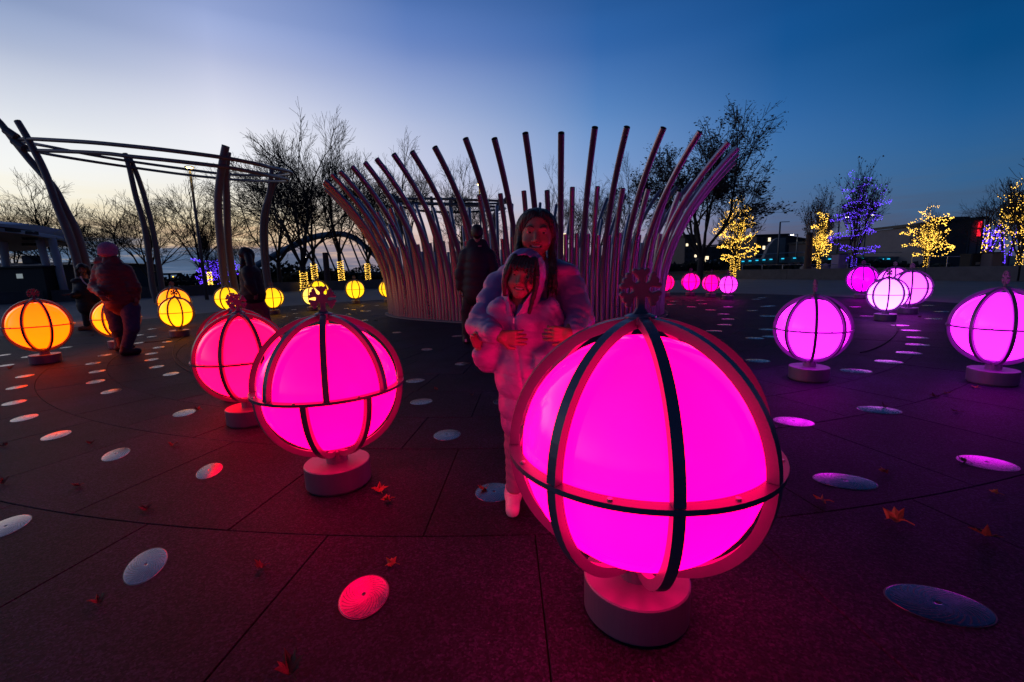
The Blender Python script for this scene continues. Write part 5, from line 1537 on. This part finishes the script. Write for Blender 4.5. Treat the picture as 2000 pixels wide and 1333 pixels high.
tp3 = [('c', Q(920, 572), (xl + 0.02, Ym, 0.50), 0.105, 0.080), ('c', (xl + 0.02, Ym, 0.50), (xl, Ym, 0.10), 0.078, 0.062), ('c', Q(940, 572), (xr, Ym + 0.04, 0.50), 0.105, 0.080), ('c', (xr, Ym + 0.04, 0.50), (xr + 0.01, Ym + 0.1, 0.10), 0.078, 0.062)]
link('trousers', build(tp3, 0.03, 0.012, 'trousers', M_DPANT, O3, extra=lambda X, Y, Z: wrinkle(X, Y, Z, 34, 0.0035, 6.0)), g3)
for x, y in ((xl, Ym), (xr + 0.01, Ym + 0.1)):
    sh = link('shoe', build([('c', (x, y - 0.06, 0.05), (x, y + 0.13, 0.04), 0.048, 0.042), ('c', (x, y - 0.04, 0.10), (x, y - 0.04, 0.06), 0.045, 0.048)], 0.02, 0.01, 'shoe', M_SHOED, O3, cut=lambda X, Y, Z: -Z), g3)
    link('shoe_mark', MB().box((x - O3[0], y - 0.108 - O3[1], 0.06), (0.03, 0.006, 0.045)).mesh('shoe_mark', M_SHOE), sh)

# ---- person in red jacket and pink beanie, seen from behind
Yr = 6.55
g4 = thing('person', 'person in dark red puffer jacket, jeans and pink knitted beanie, back turned', 'person', (P(235, 600, Yr).x, Yr, 0))
O4 = tuple(g4.location)
def R_(px, py, dy=0.0): return tuple(P(px, py, Yr + dy))
hr_ = P(212, 493, Yr); ptr, Fr = frame(hr_, yaw=PI - 0.3, roll=-0.05, pitch=0.15)
hfr, _ = head_sdf(Fr, 1.0, 0, 0)
bp4 = [('c', R_(237, 600), R_(218, 528), 0.13, 0.11), ('c', R_(218, 528), R_(213, 505), 0.06, 0.05), ('c', R_(222, 600), R_(230, 640, 0.05), 0.08, 0.06), ('c', R_(230, 640, 0.05), R_(236, 676, 0.25), 0.05, 0.04),
       ('c', R_(254, 600), R_(258, 640), 0.08, 0.06), ('c', R_(258, 640), R_(248, 682), 0.05, 0.04)]
ha = hand_parts(R_(267, 582, -0.02), (0.0, -0.2, -1), (-1, 0, 0), 0.95, 0.5, 1) + hand_parts(R_(196, 578, -0.35), (0.3, 0.3, -0.6), (0, 1, 0), 0.95, 0.5, 1)
link('body', body_mesh(bp4 + ha, hfr, Fr, 0.02, 0.010, 'body', O4), g4)
beanie = [('e', ptr(0, -0.01, 0.040), (0.112, 0.118, 0.105)), ('e', ptr(0, -0.01, -0.02), (0.108, 0.114, 0.06))]
link('beanie', build(beanie, 0.02, 0.007, 'beanie', M_BEANIE, O4, extra=lambda X, Y, Z: 0.0022 * np.sin(X * 190) * np.sin(Z * 150)), g4)
jp4 = [('c', R_(236, 586), R_(222, 538), 0.205, 0.190, 0.005, 0.055), ('c', R_(197, 527), R_(243, 527), 0.088, 0.090), ('c', R_(197, 512), R_(224, 510), 0.078, 0.074),
       ('c', R_(194, 533), R_(186, 562, -0.05), 0.085, 0.075, 0.004, 0.055), ('c', R_(186, 562, -0.05), R_(197, 574, -0.3), 0.07, 0.05), ('c', R_(248, 534), R_(262, 562), 0.086, 0.075, 0.004, 0.055), ('c', R_(262, 562), R_(265, 582), 0.07, 0.055)]
link('jacket', build(jp4, 0.05, 0.011, 'jacket', M_REDC, O4, extra=lambda X, Y, Z: wrinkle(X, Y, Z, 34, 0.0028, 2.0) + 0.0025 * np.sin(Z * 105 + 1.5 * np.sin(X * 9))), g4)
fR = G(249, 694); fL = G(238, 686)
tp4 = [('c', R_(223, 602), R_(229, 640, 0.02), 0.125, 0.09), ('c', R_(229, 640, 0.02), (fL.x, fL.y, 0.12), 0.085, 0.066), ('c', R_(254, 602), R_(258, 640, -0.03), 0.125, 0.09), ('c', R_(258, 640, -0.03), (fR.x, fR.y, 0.12), 0.085, 0.068)]
link('jeans', build(tp4, 0.03, 0.011, 'jeans', M_JEANS, O4, extra=lambda X, Y, Z: wrinkle(X, Y, Z, 40, 0.0035, 5.0)), g4)
for f_ in (fR, fL):
    link('shoe', build([('c', (f_.x, f_.y - 0.05, 0.055), (f_.x + 0.08, f_.y + 0.10, 0.045), 0.055, 0.046), ('c', (f_.x, f_.y - 0.03, 0.12), (f_.x, f_.y - 0.03, 0.06), 0.052, 0.055)], 0.02, 0.011, 'shoe', M_SHOED, O4, cut=lambda X, Y, Z: -Z), g4)

# ---- laughing person reaching out, behind the red jacket
Yl = 10.3
g5 = thing('person', 'laughing dark haired person in a dark coat with a pale strap, reaching out one arm', 'person', (P(170, 600, Yl).x, Yl, 0))
O5 = tuple(g5.location)
def L5(px, py, dy=0.0): return tuple(P(px, py, Yl + dy))
hl = P(161, 527, Yl); ptl, Fl = frame(hl, yaw=0.62, roll=-0.10, pitch=0.1)
hfl, _ = head_sdf(Fl, 1.1, 1.0, 0.010)
bp5 = [('c', L5(172, 600), L5(166, 556), 0.13, 0.11), ('c', L5(166, 556), L5(162, 540), 0.06, 0.05), ('c', L5(154, 562), L5(146, 578, -0.2), 0.05, 0.04), ('c', L5(146, 578, -0.2), L5(138, 576, -0.4), 0.035, 0.03),
       ('c', L5(172, 600), L5(174, 640), 0.08, 0.05), ('c', L5(182, 600), L5(190, 634), 0.08, 0.05)]
ha = hand_parts(L5(139, 576, -0.4), (-1, -0.2, 0.05), (0, -0.3, -1), 1.15, 0.15, 1)
link('body', body_mesh(bp5 + ha, hfl, Fl, 0.02, 0.010, 'body', O5), g5)
face_bits(ptl, Fl, g5, 1.1, lid=0.6, open_=0.008)
link('hair', hair_mesh(strand([ptl(-0.08, 0, 0.05), ptl(-0.095, 0, -0.06), ptl(-0.10, 0.02, -0.12)], 0.035, 0.03) + strand([ptl(0.08, 0, 0.05), ptl(0.095, 0, -0.06), ptl(0.10, 0.02, -0.12)], 0.035, 0.03), Fl, 1.12, 0.008, O5, rr=(0.088, 0.102, 0.098), face=(0.066, 0.115, 0.094)), g5)
jp5 = [('c', L5(174, 600), L5(168, 562), 0.21, 0.19, 0.008, 0.11), ('c', L5(154, 556), L5(182, 556), 0.10, 0.10), ('e', L5(150, 549, -0.1), (0.11, 0.09, 0.06)), ('c', L5(154, 560), L5(150, 576, -0.18), 0.095, 0.08), ('c', L5(150, 576, -0.18), L5(142, 578, -0.38), 0.075, 0.06),
       ('c', L5(184, 560), L5(190, 584), 0.09, 0.08)]
link('coat', build(jp5, 0.05, 0.012, 'coat', M_BLK, O5), g5)
st = [Vector(L5(157, 540, -0.235)) - Vector(O5), Vector(L5(163, 550, -0.255)) - Vector(O5), Vector(L5(172, 558, -0.255)) - Vector(O5), Vector(L5(186, 568, -0.20)) - Vector(O5)]
link('strap', MB().tube(smoothline(st, 4), 0.014, 6).mesh('strap', M_SHOE), g5)
fA, fB = G(172, 645), G(191, 640)
tp5 = [('c', L5(170, 604), (fA.x, fA.y, 0.14), 0.11, 0.065), ('c', L5(182, 604), (fB.x, fB.y + 0.1, 0.14), 0.11, 0.065)]
link('trousers', build(tp5, 0.03, 0.013, 'trousers', M_DPANT, O5), g5)
for f_ in (fA, fB):
    link('boot', build([('c', (f_.x, f_.y + 0.05, 0.06), (f_.x - 0.13, f_.y - 0.05, 0.045), 0.06, 0.048), ('c', (f_.x, f_.y + 0.03, 0.15), (f_.x, f_.y + 0.03, 0.07), 0.06, 0.06)], 0.02, 0.012, 'boot', M_TAN, O5, cut=lambda X, Y, Z: -Z), g5)

# ---- long haired woman in profile
Yw = 7.7
g6 = thing('person', 'woman with very long black hair in a dark coat walking left by the pergola', 'person', (P(490, 600, Yw).x, Yw, 0))
O6 = tuple(g6.location)
def W6(px, py, dy=0.0): return tuple(P(px, py, Yw + dy))
hw = P(478, 500, Yw); ptw, Fw = frame(hw, yaw=-1.25, roll=0.0, pitch=0.35)
hfw, _ = head_sdf(Fw, 1.02, 0.3, 0)
bp6 = [('c', W6(496, 585), W6(487, 532), 0.12, 0.10), ('c', W6(487, 532), W6(481, 512), 0.055, 0.05), ('c', W6(490, 585), (W6(488, 600)[0], Yw, 0.1), 0.085, 0.05), ('c', W6(500, 585), (W6(508, 600)[0], Yw + 0.15, 0.1), 0.085, 0.05)]
ha = hand_parts(W6(499, 572, -0.16), (0.1, -0.1, -1), (-1, 0.3, 0), 0.95, 0.5, 1)
link('body', body_mesh(bp6 + ha + [('c', W6(484, 534, -0.14), W6(489, 556, -0.17), 0.04, 0.035), ('c', W6(489, 556, -0.17), W6(499, 574, -0.16), 0.035, 0.028)], hfw, Fw, 0.02, 0.010, 'body', O6), g6)
hs6 = strand([ptw(0, -0.03, 0.06), ptw(0, -0.075, 0.0), tuple(P(487, 512, Yw)), tuple(P(494, 528, Yw + 0.06)), tuple(P(499, 545, Yw + 0.08))], 0.078, 0.055) + strand([ptw(-0.06, 0.02, 0.04), tuple(P(474, 512, Yw - 0.06)), tuple(P(474, 532, Yw - 0.08)), tuple(P(477, 548, Yw - 0.1))], 0.040, 0.028) + strand([tuple(P(484, 500, Yw - 0.06)), tuple(P(488, 520, Yw - 0.11)), tuple(P(491, 544, Yw - 0.12))], 0.055, 0.035)
link('hair', hair_mesh(hs6, Fw, 1.04, 0.009, O6, rr=(0.086, 0.100, 0.096)), g6)
jp6 = [('c', W6(495, 574), W6(489, 536), 0.185, 0.165), ('c', W6(487, 530, -0.1), W6(490, 530, 0.1), 0.10, 0.10), ('c', W6(484, 534, -0.15), W6(489, 556, -0.19), 0.085, 0.072), ('c', W6(489, 556, -0.19), W6(497, 571, -0.18), 0.070, 0.058), ('c', W6(497, 578), W6(486, 578), 0.16, 0.15)]
link('coat', build(jp6, 0.05, 0.012, 'coat', M_BLK, O6, extra=lambda X, Y, Z: wrinkle(X, Y, Z, 22, 0.004, 3.0)), g6)
xa, xb = W6(487, 600)[0], W6(506, 600)[0]
tp6 = [('c', W6(488, 588), (xa, Yw, 0.5), 0.115, 0.09), ('c', (xa, Yw, 0.5), (xa - 0.02, Yw, 0.1), 0.085, 0.075), ('c', W6(500, 588), (xb, Yw + 0.12, 0.5), 0.115, 0.09), ('c', (xb, Yw + 0.12, 0.5), (xb + 0.05, Yw + 0.15, 0.1), 0.085, 0.075)]
link('trousers', build(tp6, 0.03, 0.012, 'trousers', M_MPANT, O6), g6)
for x, y in ((xa - 0.02, Yw), (xb + 0.05, Yw + 0.15)):
    link('shoe', build([('c', (x + 0.05, y, 0.05), (x - 0.13, y, 0.04), 0.048, 0.04)], 0.02, 0.012, 'shoe', M_SHOED, O6, cut=lambda X, Y, Z: -Z), g6)

# ------------------------------------------------------------------ fallen leaves
M_LEAF = [mat('fallen_leaf_orange', (0.30, 0.12, 0.035), 0.7, vary=0.35, scale=30), mat('fallen_leaf_brown', (0.15, 0.07, 0.035), 0.75, vary=0.35, scale=30),
          mat('fallen_leaf_dark', (0.06, 0.03, 0.02), 0.8, vary=0.3, scale=30)]


def leaf_me(seed, m_):
    rg = random.Random(seed); mb = MB()
    tips = [(0, 1.0), (22, 0.55), (38, 0.86), (58, 0.45), (82, 0.74), (105, 0.42), (128, 0.52), (160, 0.22)]
    out = [(a, r) for a, r in tips] + [(360 - a, r) for a, r in reversed(tips[1:])]
    c1_, c2_, ph = rg.uniform(0.5, 1.3), rg.uniform(0.2, 0.9), rg.uniform(0, 6)

    def z(x, y): return 0.10 + 0.42 * c1_ * (x * math.cos(ph) + y * math.sin(ph)) ** 2 + 0.25 * c2_ * abs(x) + 0.05 * math.sin(6 * x + ph) + 0.05 * math.sin(7 * y)
    vs = [(0, 0, z(0, 0))]; mids = []
    for a, r in out:
        a = math.radians(a + rg.uniform(-5, 5)); r *= rg.uniform(0.85, 1.1)
        x, y = r * math.sin(a), r * math.cos(a); mids.append((x * 0.5, y * 0.5, z(x * 0.5, y * 0.5))); vs.append((x, y, z(x, y)))
    n_ = len(out); vs += mids
    fs = [(0, n_ + 1 + i, n_ + 1 + (i + 1) % n_) for i in range(n_)] + [(n_ + 1 + i, 1 + i, 1 + (i + 1) % n_, n_ + 1 + (i + 1) % n_) for i in range(n_)]
    zm = min(v[2] for v in vs)
    vs = [(x * 0.055, y * 0.055, (q - zm) * 0.055 + 0.002) for x, y, q in vs]
    top_ = len(vs)
    vs2 = [(x, y, q - 0.0008) for x, y, q in vs]
    mb.add(vs + vs2, fs + [tuple(i + top_ for i in f[::-1]) for f in fs])
    mb.tube([(0, -0.008, vs[0][2]), (0.004, -0.03, 0.008), (0.012, -0.055, 0.004)], 0.0012, 5)
    return mb.mesh('fallen_leaf', m_)


LEAVES = [(742, 962, 1.25, 0, 0.3, 'bright orange fallen leaf right of the hot pink lamp base, upper of a touching pair'), (758, 980, 1.0, 0, 2.0, 'bright orange fallen leaf, lower of the touching pair by the hot pink lamp'),
          (766, 1104, 1.0, 0, 1.1, 'reddish fallen leaf above the pink reflecting floor disc'), (512, 1112, 1.0, 1, 2.2, 'brown curled fallen leaf on a slab joint left of the pink reflecting disc'),
          (566, 1318, 1.5, 1, 0.6, 'brown fallen leaf at the bottom edge of the picture'), (852, 762, 0.9, 1, 0.9, 'brown fallen leaf on bare granite between hot pink lamp and child'),
          (922, 773, 0.8, 2, 2.9, 'small dark fallen leaf close beside the child coat'), (338, 872, 1.0, 1, 0.2, 'brown fallen leaf between two spiral discs at the left'),
          (388, 803, 1.1, 1, 1.7, 'brown fallen leaf touching the right rim of a floor disc below the crimson lamp'), (177, 868, 1.0, 2, 0.4, 'dark fallen leaf left of centre between the white discs'),
          (152, 951, 1.0, 1, 2.6, 'brown fallen leaf on the long curved joint at the left'), (286, 997, 1.1, 2, 1.2, 'dark flat fallen leaf where a radial joint meets the curved joint'),
          (192, 1180, 1.0, 1, 0.8, 'small reddish fallen leaf below left of the big spiral disc'), (5, 946, 1.1, 1, 0.8, 'fallen leaf cut by the left edge of the picture'),
          (20, 722, 1.6, 2, 0.3, 'large dark curled leaf by the orange lamp base'), (8, 872, 0.9, 2, 0.9, 'dark leaf near the left edge above the cut off disc'),
          (945, 957, 1.0, 0, 2.4, 'orange fallen leaf on the disc beside the child shoe'), (1607, 982, 1.1, 0, 1.0, 'small orange fallen leaf right of the huge magenta lamp'),
          (1752, 1020, 1.7, 0, 0.4, 'large orange brown curled leaf at the lower right'), (1925, 1050, 1.7, 1, 2.3, 'long curled brown leaf right of the large orange brown one'),
          (1728, 925, 1.0, 1, 1.5, 'brown fallen leaf between the two dark discs at the right'), (1905, 758, 1.0, 0, 0.2, 'orange leaf touching the base of the lamp at the right edge'),
          (1826, 776, 1.2, 2, 2.0, 'dark crumpled leaf left of the lamp at the right edge'), (1870, 806, 0.9, 2, 0.9, 'dark flat leaf below the lamp at the right edge'),
          (1728, 795, 0.9, 2, 1.6, 'dark leaf lying on a floor disc below the lone violet pink lamp'), (1882, 903, 1.0, 2, 0.5, 'dark leaf at the left end of the bright pink lit disc'),
          (1850, 770, 0.9, 1, 2.2, 'brown leaf just behind the crumpled dark one at the right'), (1797, 621, 1.3, 2, 0.2, 'dark leaf behind the whitest pink lamp'),
          (735, 628, 1.6, 2, 1.0, 'dark leaf on the floor left of the sculpture base'), (1002, 700, 0.5, 1, 0.4, 'small brown leaf behind the child'), (180, 657, 1.2, 2, 0.4, 'dark leaf near the laughing person boots'),
          (1945, 965, 0.7, 0, 0.4, 'tiny pale scrap of leaf near the right edge')]
for i, (px, py, s_, m_, rz, lab) in enumerate(LEAVES):
    g = G(px, py)
    o = link('fallen_leaf', leaf_me(100 + i, M_LEAF[m_]), None, (g.x, g.y, 0.001), (0, 0, rz), (s_ * rnd.uniform(0.62, 0.82), s_ * rnd.uniform(0.45, 0.72), s_ * rnd.uniform(1.1, 1.9)))
    tag(o, lab, 'leaf', 'fallen leaves on the plaza')


# ------------------------------------------------------------------ cables and a pavement seam of light grit
def cable(ctrl, lab):
    pts = smoothline([Vector((*G(a, b)[:2], 0.007)) for a, b in ctrl], 5)
    o = link('power_cable', MB().tube(pts, 0.006, 6).mesh('power_cable', M_BLACK, True)); tag(o, lab, 'cable', 'power cables')


cable([(366, 655), (345, 668), (338, 685), (342, 705), (362, 722), (395, 735), (440, 742)], 'black power cable curling from the small golden lamp towards the crimson lamps')
cable([(1738, 629), (1752, 640), (1748, 655), (1728, 672), (1702, 684), (1680, 690)], 'black power cable curving across the floor from the whitest pink lamp')
cable([(350, 655), (330, 664), (305, 668), (280, 670)], 'thin black cable trailing left from the small golden lamp')
